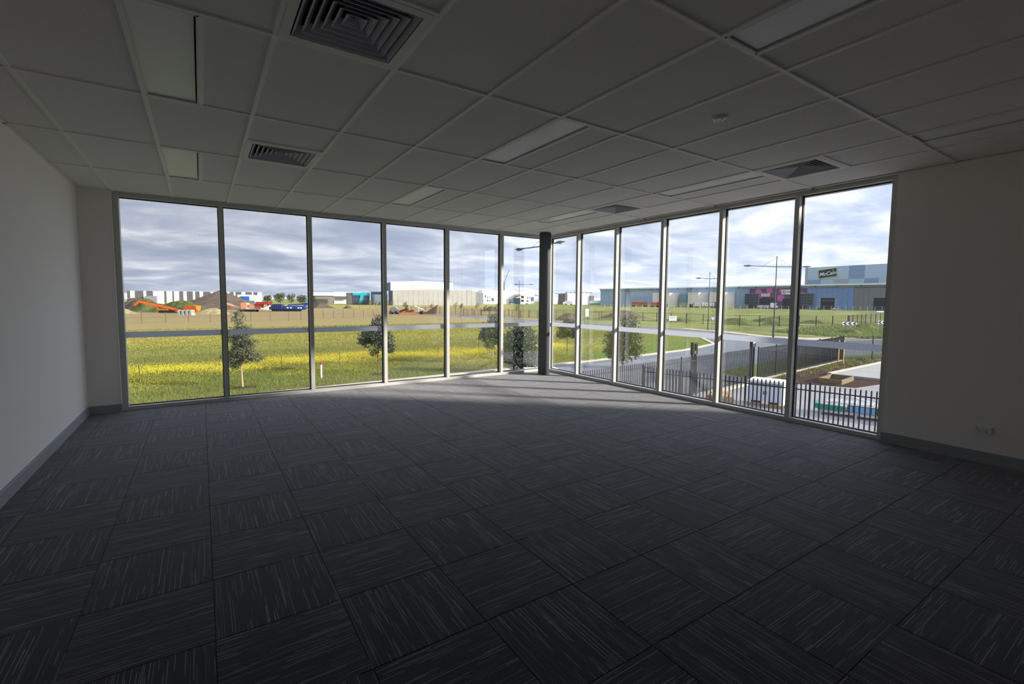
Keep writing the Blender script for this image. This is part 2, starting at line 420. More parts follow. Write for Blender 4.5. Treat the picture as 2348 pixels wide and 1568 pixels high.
def patchy(m, c0, c1, scale):
    nt = m.node_tree; N = nt.nodes.new; L = nt.links.new
    mx = [n for n in nt.nodes if n.type == 'MIX'][0]
    t = N('ShaderNodeTexCoord'); mp_ = N('ShaderNodeMapping'); mp_.inputs['Scale'].default_value = (.45, 1.3, 1); L(t.outputs['Object'], mp_.inputs[0])
    n = N('ShaderNodeTexNoise'); n.inputs['Scale'].default_value = scale; n.inputs['Detail'].default_value = 4; L(mp_.outputs[0], n.inputs['Vector'])
    r = N('ShaderNodeValToRGB'); r.color_ramp.elements[0].position = .36; r.color_ramp.elements[1].position = .66
    r.color_ramp.elements[0].color = (*lin(c0), 1); r.color_ramp.elements[1].color = (*lin(c1), 1); L(n.outputs['Fac'], r.inputs[0])
    L(r.outputs[0], mx.inputs[6])
patchy(M_blade, (72, 104, 44), (150, 136, 82), .16)
M_blade2 = leaf_mat('coarse_grass_blade', (70, 92, 48), (142, 150, 84), 0.35)
M_flower = leaf_mat('mustard_flower', (206, 190, 30), (232, 216, 62), 0.3)

G = -3.6                 # outdoor ground level: the room is one floor up
CZ = 2.683               # underside of the ceiling grid
RX0, RY0 = -6.98, -8.9  # room extents: x RX0..0, y RY0..0

# ================================================================== ROOM SHELL
floor = struct('floor', MB().box(RX0 - .15, 0.13, RY0 - .15, 0.13, -0.30, -0.007), mat('floor_screed', (60, 60, 64), 0.9), 'charcoal carpet tile floor laid in quarter turns')
# carpet tiles 0.5 m, quarter turned
tile_cache = {}
def carpet_tile(x0, x1, y0, y1, turn):
    cx, cy = (x0 + x1) / 2, (y0 + y1) / 2; w, d = x1 - x0, y1 - y0
    if turn: w, d = d, w
    key = (round(w, 3), round(d, 3))
    if key not in tile_cache:
        tile_cache[key] = MB().cbox(-w / 2 + .0006, w / 2 - .0006, -d / 2 + .0006, d / 2 - .0006, -0.006, 0.0, 0.0018).mesh('carpet_tile')
        tile_cache[key].materials.append(M_carpet)
    link('carpet_tile', tile_cache[key], floor, (cx, cy, 0), math.pi / 2 if turn else 0)
xs = [RX0] + [-5.8 + .5 * i for i in range(-2, 12)] + [0.0]
ys = [-7.78 + .5 * j for j in range(0, 16)] + [0.0]
for i in range(len(xs) - 1):
    for j in range(len(ys) - 1):
        carpet_tile(xs[i], xs[i + 1], ys[j], ys[j + 1], (i + j) % 2 == 0)
obj('carpet', MB().box(RX0, 0, RY0, -7.7806, -0.006, 0.0), M_carpet, floor)

struct('wall_left', MB().box(RX0 - .15, RX0, RY0, .14, 0, 3.0), M_wall, 'plain cream painted side wall meeting the glazing')
struct('wall_back', MB().box(RX0 - .15, .25, RY0 - .15, RY0, 0, 3.0), M_wall, 'plain cream wall behind the viewer')
struct('wall_right', MB().box(-.04, .25, RY0, -5.637, 0, 3.0), M_wall, 'cream wall with power socket beside the glazing')
wf = struct('wall_front', MB().box(RX0, -6.667, -.06, .14, 0, 3.0), M_wall, 'narrow cream nib wall at the end of the glazing')
obj('corner_bead', MB().box(-6.673, -6.664, -.064, .0, 0.10, 2.69), M_white, wf)
struct('baseboard_left', MB().cbox(RX0, RX0 + .014, RY0, -.06, 0, .10, .004), M_skirt, 'grey skirting along the cream side wall')
struct('baseboard_front', MB().cbox(RX0 + .014, -6.66, -.074, -.06, 0, .10, .004), M_skirt, 'short grey skirting on the nib wall')
struct('baseboard_right', MB().cbox(-.054, -.04, RY0, -5.63, 0, .105, .004), M_skirt, 'grey skirting under the power socket')

# ceiling grid
gx = [-4.26 + .6 * c for c in range(-4, 7)]
gy = [-4.858 + 1.2 * r for r in range(-3, 4)]
ceil = struct('ceiling', MB().box(RX0 - .15, .25, RY0 - .15, .13, 2.75, 3.05), M_ceil, 'suspended ceiling of speckled mineral fibre tiles in a white grid')
ct_cache = {}
def ceiling_tile(x0, x1, y0, y1):
    w, d = x1 - x0 - .003, y1 - y0 - .003
    key = (round(w, 3), round(d, 3))
    if key not in ct_cache:
        ct_cache[key] = MB().box(-w / 2, w / 2, -d / 2, d / 2, 0, .015).mesh('ceiling_tile'); ct_cache[key].materials.append(M_ceil)
    link('ceiling_tile', ct_cache[key], ceil, ((x0 + x1) / 2, (y0 + y1) / 2, CZ + .009))
cx_ = [RX0] + gx + [0.0]
cy_ = gy + [0.0]
light_cells = {(-3, 0), (1, 0), (5, 0), (-3, 2), (1, 2), (5, 2), (-3, -2), (1, -2), (5, -2)}
vent_cells = {(-2, -1), (-2, 1), (5, 1), (5, -1)}
def bar_x(y, x0, x1, w=.024): obj('tee_bar', MB().box(x0, x1, y - w / 2, y + w / 2, CZ, CZ + .03), M_tee, ceil)
def bar_y(x, y0, y1, w=.024): obj('tee_bar', MB().box(x - w / 2, x + w / 2, y0, y1, CZ + .0004, CZ + .03), M_tee, ceil)
for i in range(len(cx_) - 1):
    for j in range(len(cy_) - 1):
        x0, x1, y0, y1 = cx_[i], cx_[i + 1], cy_[j], cy_[j + 1]
        c, r = i - 5, j - 3
        if (c, r) in light_cells:
            ceiling_tile(x0 + .3, x1, y0, y1); bar_y(x0 + .3, y0, y1)
        elif (c, r) in vent_cells:
            ceiling_tile(x0, x1, y0, y1 - .6); bar_x(y1 - .6, x0, x1)
        else: ceiling_tile(x0, x1, y0, y1)
for y in gy: bar_x(y, RX0, 0)
for x in gx: bar_y(x, gy[0], 0)
obj('wall_angle', MB().box(RX0, RX0 + .022, RY0, 0, CZ, CZ + .004), M_tee, ceil)
obj('wall_angle', MB().box(RX0, 0, -.022, 0, CZ, CZ + .003), M_tee, ceil)
obj('wall_angle', MB().box(-.062, 0, RY0, 0, CZ, CZ + .002), M_tee, ceil)

# recessed light panels
def light_panel(c, r, label):
    x0, y0 = -4.26 + .6 * c, -4.858 + 1.2 * r
    t = thing('ceiling_light', label, 'light', (x0 + .15, y0 + .6, CZ), 0, 'recessed ceiling light panels')
    f = MB()
    a, b = .138, .588
    f.box(-a, a, -b, -b + .012, 0, .05); f.box(-a, a, b - .012, b, 0, .05)
    f.box(-a, -a + .010, -b, b, 0, .05); f.box(a - .010, a, -b, b, 0, .05)
    obj('frame', f, M_white, t)
    obj('diffuser', MB().box(-a + .010, a - .018, -b + .014, b - .020, .010, .014), M_diff, t)
    obj('housing', MB().box(-a, a, -b, b, .050, .060), M_duct, t)
LL = {(-3, 0): 'unlit ceiling light panel on the cream side wall side, level with the biggest vent',
      (-3, 2): 'unlit ceiling light panel between the cream side wall and the small vent',
      (1, 0): 'unlit ceiling light panel in the middle of the ceiling, close to the round detector',
      (1, 2): 'unlit ceiling light panel mid ceiling, one row from the long glazed wall',
      (5, 0): 'unlit ceiling light panel ending at the vent beside the cream socket wall',
      (5, 2): 'unlit ceiling light panel above the dark corner column, touching a vent',
      (1, -2): 'unlit ceiling light panel past the round detector, away from the glazing',
      (5, -2): 'unlit ceiling light panel close above the cream wall with the socket'}
for k, v in LL.items(): light_panel(*k, v)

# four way air vents
def vent(c, r, label):
    x0, y1 = -4.26 + .6 * c, -4.858 + 1.2 * (r + 1)
    t = thing('ceiling_vent', label, 'air vent', (x0 + .3, y1 - .3, CZ), 0, 'square four way ceiling vents')
    f = MB(); a, b = .288, .245
    for (p, q, s_, u) in ((-a, a, -a, -b), (-a, a, b, a), (-a, -b, -b, b), (b, a, -b, b)): f.box(p, q, s_, u, -.002, .008)
    obj('flange', f, M_white, t)
    bx = MB()
    for (p, q, s_, u) in ((-b - .004, b + .004, -b - .004, -b), (-b - .004, b + .004, b, b + .004), (-b - .004, -b, -b, b), (b, b + .004, -b, b)): bx.box(p, q, s_, u, .008, .066)
    bx.box(-b, b, -b, b, .060, .066)
    obj('duct_box', bx, M_duct, t)
    for k in range(6):
        ho = .238 - .038 * k; hi = ho - .034; zl, zh = -.001 + .004 * k, .040 + .0025 * k
        V = []; th = .0016
        for (h, z) in ((ho, zl), (hi, zh), (hi - th, zh), (ho - th * 2, zl)):
            V += [(-h, -h, z), (h, -h, z), (h, h, z), (-h, h, z)]
        F = []
        for ring in range(4):
            o, o2 = ring * 4, ((ring + 1) % 4) * 4
            for q in range(4): F.append((o + q, o + (q + 1) % 4, o2 + (q + 1) % 4, o2 + q))
        obj('louvre', MB().add(V, F), M_vent, t)
    obj('cross_brace', MB().box(-.235, .235, -.0015, .0015, .046, .056).box(-.0015, .0015, -.235, .235, .046, .056), M_duct, t)
    return t
vent(-2, -1, 'large looking square ceiling vent on the row away from the glazing, over the carpet')
vent(-2, 1, 'square ceiling vent toward the glazing near the cream side wall')
vent(5, 1, 'square ceiling vent closest to the dark corner column')
vent(5, -1, 'square ceiling vent over the end of the glazing beside the socket wall')

# round detector
t = thing('smoke_detector', 'round white smoke detector fixed flat to a ceiling tile', 'detector', (-2.739, -5.461, CZ + .009))
obj('base', MB().tube((0, 0, 0), (0, 0, -.010), .052, .050, 24), M_white, t)
obj('cap', MB().tube((0, 0, -.010), (0, 0, -.016), .045, .034, 24), M_diff, t)
for a in (0.4, 2.5, 4.6): obj('slot', MB().tube((.020 * math.cos(a), .020 * math.sin(a), -.0155), (.020 * math.cos(a), .020 * math.sin(a), -.018), .005, .005, 8), M_signd, t)

# double power socket
t = thing('power_socket', 'white double power socket low on the cream wall', 'socket', (-.04, -6.367, .295), 0)
obj('plate', MB().box(-.012, 0, -.060, .060, -.034, .034), M_white, t)
for s in (-1, 1):
    sw = obj('switch', MB().box(-.017, -.012, s * .047 - .006, s * .047 + .006, .014, .027), M_white, t)
    for dy, dz, rx in ((-.007, -.002, .5), (.007, -.002, -.5), (0, -.018, 0)):
        o = obj('pin_slot', MB().box(-.0008, .0008, -.0014, .0014, -.0045, .0045), M_signd, t, (-.0126, s * .026 + dy, dz)); o.rotation_euler = (rx, 0, 0)

# ================================================================== GLAZING
MW, MD = .052, .115        # mullion width, depth
GL0, GL1 = .082, .092      # glass position in the frame depth
SILL, HEAD = .045, 2.640
lx = [-6.665 + 1.1199 * k for k in range(0, 7)]; lx[6] = -.02
ry = [.071 - .9509 * k for k in range(0, 7)]; ry[0] = -.02
win1 = link('window_1', None); tag(win1, 'long run of tall grey framed panes overlooking the paddock', kind='structure')
win2 = link('window_2', None); tag(win2, 'run of tall grey framed panes overlooking road and yard', kind='structure')
def frame_box(left, a0, a1, d0, d1, z0, z1):
    """a = along the wall, d = depth outward"""
    return MB().box(a0, a1, d0, d1, z0, z1) if left else MB().box(d0, d1, a0, a1, z0, z1)
def glazing(win, left, pos):
    lo, hi = min(pos), max(pos)
    obj('sill_rail', frame_box(left, lo, hi, 0, MD, 0, SILL), M_alu, win)
    obj('head_rail', frame_box(left, lo, hi, 0, MD, HEAD, CZ), M_alu, win)
    for k, p in enumerate(pos):
        if k == 0: a0, a1 = (p, p + .06) if left else (p - .03, p + .03)
        elif k == 6: a0, a1 = (p - .03, p + .03) if left else (p, p + .055)
        else: a0, a1 = p - MW / 2, p + MW / 2
        obj('mullion', frame_box(left, a0, a1, -.001, MD + .001, .0005, CZ - .0005), M_alu, win)
    for k in range(6):
        a, b = sorted((pos[k], pos[k + 1])); a += .026; b -= .026
        pane = obj('pane', frame_box(left, a, b, GL0, GL1, SILL, HEAD), M_glass, win)
        g = MB(); w = .010
        for (p, q, z0, z1) in ((a, b, SILL, SILL + w), (a, b, HEAD - w, HEAD), (a, a + w, SILL + w, HEAD - w), (b - w, b, SILL + w, HEAD - w)):
            if left: g.box(p, q, GL0 - .012, GL1 + .010, z0, z1)
            else: g.box(GL0 - .012, GL1 + .010, p, q, z0, z1)
        obj('gasket', g, M_gasket, pane)
        z0, z1, d = .905, .980, GL0 - .0006
        sv = [(a + .006, d, z0), (b - .006, d, z0), (b - .006, d, z1), (a + .006, d, z1)]
        if not left: sv = [(q, p, r) for p, q, r in sv]
        obj('safety_strip', MB().add(sv, [(0, 1, 2, 3)]), M_vinyl, pane)
glazing(win1, True, lx)
glazing(win2, False, ry)
col = struct('column', MB().box(-.41, -.262, -.432, -.27, 0, CZ), M_col, 'charcoal square steel column in the glazed corner')
obj('base_plate', MB().box(-.415, -.257, -.437, -.265, 0, .006), M_col, col)

# building outside the room: lower storey, roof with eave, added unseen wall that shades the end panes
struct('wall_facade', MB().box(-14, .12, -16, .12, G, -.30), M_bgrey, 'lower storey of this building')
struct('roof', MB().box(-14, .40, -16, .40, 3.05, 3.3).box(.255, .40, -16, .40, 2.68, 3.05).box(-14, .255, .135, .40, 2.68, 3.05).box(.12, .255, -16, .135, 2.70, 3.05), mat('eave_metal', (196, 194, 184), 0.6), 'roof and shallow eave over the glazing')
struct('wall_sun_shade', MB().box(.25, 2.5, -7.2, -6.6, G, 3.3), M_bconc, 'unseen wall added to keep sun off the panes by the socket wall')  # out of view, added and sized to shade the last panes

# ================================================================== GROUND
struct('ground', MB().box(-2500, 2500, -1500, 3500, G - .5, G), M_ground, 'rough grassed paddock stretching to the warehouses')
def slab(name, poly, z, m, label, h=.3):
    return struct(name, MB().prism(poly, G - h, G + z), m, label)
road = slab('road', [(-80, 4.5), (0, 10.2), (24, 12.0), (38, 13.9), (47, 11.5), (70, 8.6), (160, 2), (160, 10), (100, 14), (75, 17.5), (63, 21), (60, 25), (62, 30), (66, 38), (67.5, 48), (66, 70), (64, 140),
      (56, 140), (57.5, 70), (57.0, 50), (55.5, 40), (52, 32), (45, 25.6), (36, 22.9), (28.6, 21.9), (20, 21.1), (11.7, 20.75), (-.7, 19.9), (-80, 14.3)], .012, M_asph, 'grey asphalt road curving past the yard')
def ribbon(name, pts, w, z0, z1, m, label):
    mb = MB()
    for a, b in zip(pts[:-1], pts[1:]):
        mb.bar((a[0], a[1], G + (z0 + z1) / 2), (b[0], b[1], G + (z0 + z1) / 2), w, z1 - z0)
    return struct(name, mb, m, label)
ribbon('kerb', [(-80, 14.4), (-.7, 20.0), (11.7, 20.85), (20, 21.2), (28.6, 21.95), (36, 22.95), (45, 25.65), (52, 32.1), (55.5, 40.1), (57, 50), (57.5, 70), (56, 140)], .45, -.1, .10, M_kerb, 'pale concrete kerb along the paddock side of the road')
ribbon('kerb', [(160, 10), (100, 14), (75, 17.5), (63, 21), (60, 25), (62, 30), (66, 38), (67.5, 48), (66, 70), (64, 140)], .45, -.1, .10, M_kerb, 'pale kerb on the far side of the road junction')
slab('path', [(60.5, 25), (63.2, 21.4), (75, 18), (78, 21), (66, 25), (65, 30), (69, 38), (70.5, 48), (68.5, 48), (66.6, 38), (62.5, 30)], .03, M_path, 'pinkish path beside the road junction')
slab('path_marking', [(53, 13.2), (60, 12), (60.1, 12.5), (53.1, 13.7)], .02, M_sign, 'white road marking')
slab('lawn', [(24.5, 10.2), (25.5, 12.3), (38, 14.0), (47, 11.7), (70, 8.8), (70, 5.5), (46, 9.9), (40.6, 10.9), (32, 10.0)], .02, M_lawn, 'strip of mown green lawn outside the palisade fence')
slab('lawn_verge', [(22, 21.4), (28.6, 22.3), (36, 23.3), (45, 26.0), (51.5, 32.3), (54.9, 40.2), (54, 48), (44, 40), (34, 31), (26, 26)], .02, M_lawn, 'bright green lawn corner inside the road bend')
slab('pavement_yard', [(.6, -30), (.6, 11.0), (24.4, 12.05), (24.4, 9.2), (70, 5.0), (70, -30)], .016, M_conc, 'pale concrete yard behind the palisade fence')
slab('garden_bed', [(23.0, 8.2), (25.0, 8.7), (40.5, 10.4), (44, 9.9), (43.5, 7.9), (29.9, 7.2), (30.4, 3.8), (26.4, 4.2), (25.2, 6.2)], .05, M_mulch, 'brown mulch garden bed along the palisade fence')
slab('pavement_slab', [(29.9, 7.1), (43.5, 7.8), (52, 5.0), (52, -4), (30.6, 2.6)], .20, M_slab, 'raised pale concrete slab beside the garden bed')
ribbon('kerb_yard', [(17.5, 7.8), (23, 8.3), (25, 8.75), (40.5, 10.5)], .30, -.05, .09, M_kerb, 'pale concrete edge strip under the palisade fence')
ribbon('kerb_slab', [(29.9, 7.1), (43.5, 7.8)], .25, -.05, .26, M_kerb, 'pale kerb on the edge of the raised slab')
ribbon('joint_line', [(16, -6), (24, 4.2)], .06, .0, .020, M_sign, 'thin white line across the concrete yard')

# ------------------------------------------------------------------ grass and flowers
def blades(name, n, xr, yr, hgt, wid, m, label, dens=None, keep=None, per=4):
    x = rng.uniform(*xr, n)
    u = rng.uniform(0, 1, n)
    y = yr[0] + (yr[1] - yr[0]) * (u if dens is None else u ** dens)
    if keep is not None:
        k = keep(x, y); x, y = x[k], y[k]
    n = len(x)
    x = np.repeat(x, per) + rng.normal(0, .07, n * per); y = np.repeat(y, per) + rng.normal(0, .07, n * per)
    N = n * per
    h = rng.uniform(.55, 1.0, N) * hgt * (1 + .015 * np.maximum(y - 25, 0)); w = rng.uniform(.6, 1.2, N) * wid * (1 + .03 * np.maximum(y - 25, 0))
    a = rng.uniform(0, 2 * np.pi, N); lean = rng.normal(0, .35, (N, 2)) * h[:, None]
    dx, dy = np.cos(a) * w / 2, np.sin(a) * w / 2
    V = np.zeros((N, 3, 3)); z = np.full(N, G)
    V[:, 0] = np.stack([x - dx, y - dy, z], 1); V[:, 1] = np.stack([x + dx, y + dy, z], 1)
    V[:, 2] = np.stack([x + lean[:, 0], y + lean[:, 1], z + h], 1)
    F = np.arange(N * 3).reshape(-1, 3)
    o = link(name, np_mesh(name, V.reshape(-1, 3), F, m)); tag(o, label, 'grass', kind='stuff'); return o
blades('bed_plants', 900, (23.5, 44), (4.5, 10.2), .32, .05, leaf_mat('bed_leaf', (92, 108, 56), (150, 140, 80), .3), 'small green tussocks scattered in the mulch bed', keep=lambda x, y: (y > 7.6 + (x - 24) * .03) & (y < 8.4 + (x - 24) * .11), per=7)
def wave(x, f, p): return np.sin(x * f + p)
blades('grass', 68000, (-22, 22), (19.0, 42), .24, .022, M_blade, 'green weedy grass of the paddock beside the road', 1.3, keep=lambda x, y: (y > 20.35 + .07 * np.minimum(x, 12)) & (np.hypot(x + 4, (y - 22.3) * 1.2) > .8) & (np.hypot(x - 4, (y - 23.3) * 1.2) > .6))
blades('meadow_grass', 40000, (-40, 50), (40, 84), .13, .03, M_blade, 'paler rough grass further into the paddock', 1.3, keep=lambda x, y: (x < 54) | (y > 60))
blades('verge_grass', 9000, (20, 56), (21.2, 46), .10, .05, M_blade, 'short grass on the corner inside the road bend', 1.0, keep=lambda x, y: (y > 22.5 + np.maximum(0, x - 30) * .18 + np.maximum(0, x - 44) ** 2 * .09))
blades('coarse_grass', 12000, (66, 120), (14, 46), .55, .10, M_blade2, 'tall coarse grass on the mound by the chevron signs', 1.0, keep=lambda x, y: (y > 19.5 - (x - 66) * .09) & (y < 36 + (x - 88) * .1) & (x > 72 + np.maximum(0, y - 24) * .25))
def flowers(name, n, xr, yc, ys, size, hgt, label, keep=None):
    x = rng.uniform(*xr, n); y = rng.normal(0, ys, n) + yc + .9 * wave(x, .33, .4) + .5 * wave(x, .9, 2)
    k = (y > 20.5 + .07 * np.minimum(x, 12)) & (wave(x, .8, 1) * wave(y, 1.3, 0) + rng.normal(0, .7, n) > -.3)
    if keep is not None: k &= keep(x, y)
    x, y = x[k], y[k]; n = len(x)
    z = G + hgt * rng.uniform(.55, 1.1, n); s = size * rng.uniform(.6, 1.3, n)
    A = rng.normal(0, 1, (n, 3)); A /= np.linalg.norm(A, axis=1)[:, None]
    B = np.cross(A, rng.normal(0, 1, (n, 3))); B /= np.linalg.norm(B, axis=1)[:, None]
    P = np.stack([x, y, z], 1)
    V = np.stack([P - A * s[:, None], P - B * s[:, None], P + A * s[:, None], P + B * s[:, None]], 1).reshape(-1, 3)
    o = link(name, np_mesh(name, V, np.arange(n * 4).reshape(-1, 4), M_flower)); tag(o, label, 'flowers', kind='stuff'); return o
flowers('mustard_flowers', 120000, (-22, 26), 30.2, 1.55, .017, .55, 'thick yellow band of wild mustard flowers across the paddock')
flowers('mustard_patches', 46000, (-22, 18), 25.0, 2.2, .013, .45, 'looser yellow mustard flowers near the roadside trees', keep=lambda x, y: wave(x, .55, 0.6) + wave(y, .8, 1) > .35)
flowers('mustard_meadow', 60000, (-40, 46), 56, 6.0, .018, .40, 'yellow flowers scattered in the far half of the paddock', keep=lambda x, y: x < 50)

# ------------------------------------------------------------------ trees
def tree(name, label, loc, h, clear, blobs, n, leaf, mleaf, mbark, r0=.05, group=None, stems=7):
    """blobs: (dx, dy, z, rx, rz) leafy masses; n leaves in all"""
    t = thing(name, label, 'tree', (loc[0], loc[1], G), rng.uniform(0, 6), group)
    t.rotation_euler = (0, 0, 0)
    mb = MB(); bend = rng.normal(0, .02 * h, 2)
    mb.tube((0, 0, -.05), (bend[0] * .3, bend[1] * .3, clear), r0, r0 * .75, 8); mb.tube((bend[0] * .3, bend[1] * .3, clear - .02), (bend[0], bend[1], h * .9), r0 * .75, r0 * .15, 7)
    for b in blobs:
        mb.tube((bend[0] * .4, bend[1] * .4, max(clear * .9, b[2] - b[4] * 1.3)), (b[0], b[1], b[2]), r0 * .35, r0 * .1, 5)
    obj('trunk', mb, mbark, t)
    vol = np.array([b[3] ** 2 * b[4] for b in blobs]); cnt = (n * vol / vol.sum()).astype(int) + 6
    P = []
    for b, c in zip(blobs, cnt):
        d = rng.normal(0, 1, (c, 3)); d /= np.linalg.norm(d, axis=1)[:, None]
        q = d * (rng.uniform(.12, 1.0, (c, 1)) ** .55)
        # twig clumping
        q += .16 * np.sin(q[:, [1, 2, 0]] * 9 + b[2] * 5)
        P.append(np.stack([b[0] + q[:, 0] * b[3], b[1] + q[:, 1] * b[3], b[2] + q[:, 2] * b[4]], 1))
    P = np.concatenate(P); n = len(P)
    A = rng.normal(0, 1, (n, 3)); A[:, 2] -= .35; A /= np.linalg.norm(A, axis=1)[:, None]
    B = np.cross(A, rng.normal(0, 1, (n, 3))); B /= np.linalg.norm(B, axis=1)[:, None]
    s = leaf * rng.uniform(.7, 1.3, (n, 1))
    V = np.stack([P - A * s, P + B * s * .42, P + A * s, P - B * s * .42], 1).reshape(-1, 3)
    V[:, 2] = np.maximum(V[:, 2], .02)
    o = link('foliage', np_mesh('foliage', V, np.arange(n * 4).reshape(-1, 4), mleaf), t); o['kind'] = 'stuff'
    return t
def ringbed(name, loc, r, label):
    mb = MB(); n = 14
    V = [(0, 0, .07)]; F = []
    for k in range(n):
        a = 2 * math.pi * k / n; rr = r * (1 + .15 * math.sin(3 * a + r)); V.append((rr * math.cos(a), rr * math.sin(a) * .8, .0)); V.append((.6 * rr * math.cos(a), .6 * rr * math.sin(a) * .8, .06))
    for k in range(n):
        a, b = 1 + 2 * k, 1 + 2 * ((k + 1) % n); F += [(a, b, b + 1, a + 1), (0, a + 1, b + 1)]
    o = obj(name, mb.add(V, F), M_mulch, None, (loc[0], loc[1], G)); tag(o, label, 'mulch')
# side direction seen from the room: (.835, -.55)
sxd, syd = .8354, -.5496
def bl(side, z, r, rz, depth=0.0): return (side * sxd + depth * .55, side * syd + depth * .8354, z, r, rz)
tree('young_gum_tree', 'slim young gum tree with a tall sparse crown and pale trunk in red mulch', (-4.0, 22.5), 4.7, 1.0,
     [bl(-.35, 1.75, .65, .55), bl(.1, 2.1, .62, .65), bl(.75, 1.75, .5, .32), bl(-.45, 1.25, .38, .28), bl(-.1, 2.9, .55, .7), bl(-.4, 2.75, .45, .35), bl(.3, 3.2, .42, .4), bl(-.1, 3.9, .34, .65), bl(.55, 2.6, .4, .28)], 4600, .066, M_leafA, M_bark, .055)
ringbed('mulch_ring', (-4.0, 22.4), .75, 'dark red mulch ring around the slim young gum tree')
tree('young_round_tree', 'young tree with a broad dark leafy crown near the white marker post', (4.0, 23.5), 4.1, 1.2,
     [bl(-.3, 2.7, .9, .65), bl(.35, 2.3, .75, .7), bl(-.85, 2.3, .5, .5), bl(.75, 1.75, .45, .45), bl(-.3, 1.5, .38, .32), bl(.1, 3.5, .55, .5)], 4600, .08, M_leafB, M_bark2, .05)
ringbed('mulch_ring', (4.0, 23.4), .6, 'dark mulch patch at the foot of the broad dark tree')
tree('young_spreading_tree', 'thin young tree with layered crown standing beside the dense shrub', (13.2, 23.9), 4.2, 1.0,
     [bl(0, 2.7, .95, .7), bl(-.55, 2.2, .6, .5), bl(.5, 2.0, .65, .55), bl(.1, 3.5, .55, .55), bl(-.2, 1.5, .5, .35)], 4000, .08, M_leafB, M_bark, .045)
tree('dense_shrub', 'dense bluish dark leafy shrub tree just outside the glazed corner', (12.3, 18.6), 3.6, .3,
     [bl(-.5, 2.3, .85, .9), bl(.35, 2.2, .9, 1.0), bl(-.4, 1.1, .9, .8), bl(.45, 1.0, .9, .8), bl(0, 3.0, .7, .5), bl(-1.0, 1.7, .5, .6)], 9000, .085, M_leafB, M_bark2, .06)
tree('kerbside_tree', 'small dark tree on the verge just past the corner column', (21.5, 24.7), 3.6, 1.3,
     [bl(0, 2.5, .9, .6), bl(-.5, 2.0, .55, .4), bl(.5, 2.1, .6, .45), bl(.1, 3.1, .55, .4)], 3400, .09, M_leafB, M_bark2, .05)
tree('bushy_roadside_tree', 'bushy grey green tree leaning over the far side of the palisade gate', (20.6, 17.2), 4.3, .5,
     [bl(-.5, 2.2, .9, .8), bl(.5, 2.4, .95, .9), bl(-.1, 1.2, 1.0, .8), bl(.9, 1.4, .7, .6), bl(.4, 3.5, .7, .6), bl(-.9, 1.3, .6, .6)], 7000, .095, M_leafA, M_bark2, .06)

# estate frame: metres to the side and away along the estate's own street grid
EX, EY, RZ = -5.805, -7.484, -0.58191
def E(side, depth): return (EX + .8354 * side + .5496 * depth, EY - .5496 * side + .8354 * depth, G)

# saplings in front of the pale factory
for k, (sd_, dp, h) in enumerate([(-46, 205, 4.6), (-36, 214, 3.6), (-24.5, 210, 4.3), (-20.5, 196, 4.0), (-13.5, 190, 4.4), (-5, 176, 4.2), (-42, 190, 3.4), (2.5, 172, 3.8), (-9, 168, 3.6),
                                  (-84, 262, 4.6), (-80, 268, 5.0), (-75, 262, 4.6), (-72, 258, 4.2), (-69, 262, 4.6), (-65, 258, 4.8)]):
    tree('sapling', 'one of the spindly brown green saplings in a line before the pale factory' if k < 9 else 'one of the low saplings before the dark office with the cyan letter', E(sd_, dp)[:2], h, h * .35,
         [(0, 0, h * .62, h * .22, h * .2), (h * .1, .1, h * .8, h * .15, h * .15), (-h * .1, 0, h * .5, h * .13, h * .12)], 240, .16, M_leafD if k % 3 else M_leafC, M_bark2, .07,
         group='saplings before the factory' if k < 9 else 'saplings before the dark office')
# dark treeline beyond the machines
for k, (sd_, h, w) in enumerate([(-288, 8, 7.5), (-279, 9.5, 8), (-270, 11.5, 8.5), (-261, 12.5, 8.8), (-252, 11.5, 8.4), (-243.5, 10, 8), (-235.5, 9.5, 7.6), (-228, 9, 7.6)]):
    tree('estate_tree', 'dark green bushy tree in the clump beyond the blue machine', E(sd_ * .965, 516 + (k % 3) * 6)[:2], h, 1.2, [(0, 0, h * .5, w * .55, h * .42), (w * .25, 0, h * .7, w * .35, h * .26), (-w * .25, 0, h * .6, w * .35, h * .25)], 420, .75, M_leafC, M_bark2, .25, group='tree clump beyond the machines')

# ------------------------------------------------------------------ mounds
def mound(name, label, c, rx, ry, h, m, rough=.12, rz=RZ, cone=1.0, seed=0):
    r_ = np.random.default_rng(seed + 11); n, k = 40, 14
    V = [(0, 0, h)]; F = []
    ph = r_.uniform(0, 6.28, 6)
    for j in range(1, k + 1):
        t = j / k
        for i in range(n):
            a = 2 * math.pi * i / n
            wob = 1 + rough * (.6 * math.sin(3 * a + ph[0]) + .4 * math.sin(5 * a + ph[1]) + .3 * math.sin(9 * a + ph[2] + 4 * t))
            z = h * ((1 - t) ** cone if cone >= 1 else (math.cos(t * math.pi) * .5 + .5)) * (1 + rough * .9 * math.sin(4 * a + 7 * t + ph[3]) * t)
            z += h * rough * .5 * r_.normal() * (1 - t) * t * 2
            V.append((rx * t * wob * math.cos(a), ry * t * wob * math.sin(a), max(z, 0) if j < k else -.05))
    for i in range(n): F.append((0, 1 + i, 1 + (i + 1) % n))
    for j in range(k - 1):
        for i in range(n):
            a = 1 + j * n + i; b = 1 + j * n + (i + 1) % n; F.append((a, a + n, b + n, b))
    o = obj(name, MB().add(V, F), m, None, (c[0], c[1], G), rz, True); return tag(o, label, 'mound')
mound('soil_mound', 'tall conical mound of dark soil behind the construction machines', E(-133, 216), 20, 16, 8.8, M_soil, .07, seed=1)
mound('soil_heap', 'long low ridge of dark soil behind the orange conveyor', E(-170, 214), 9.5, 7, 4.8, M_soil, .3, cone=.5, seed=2)
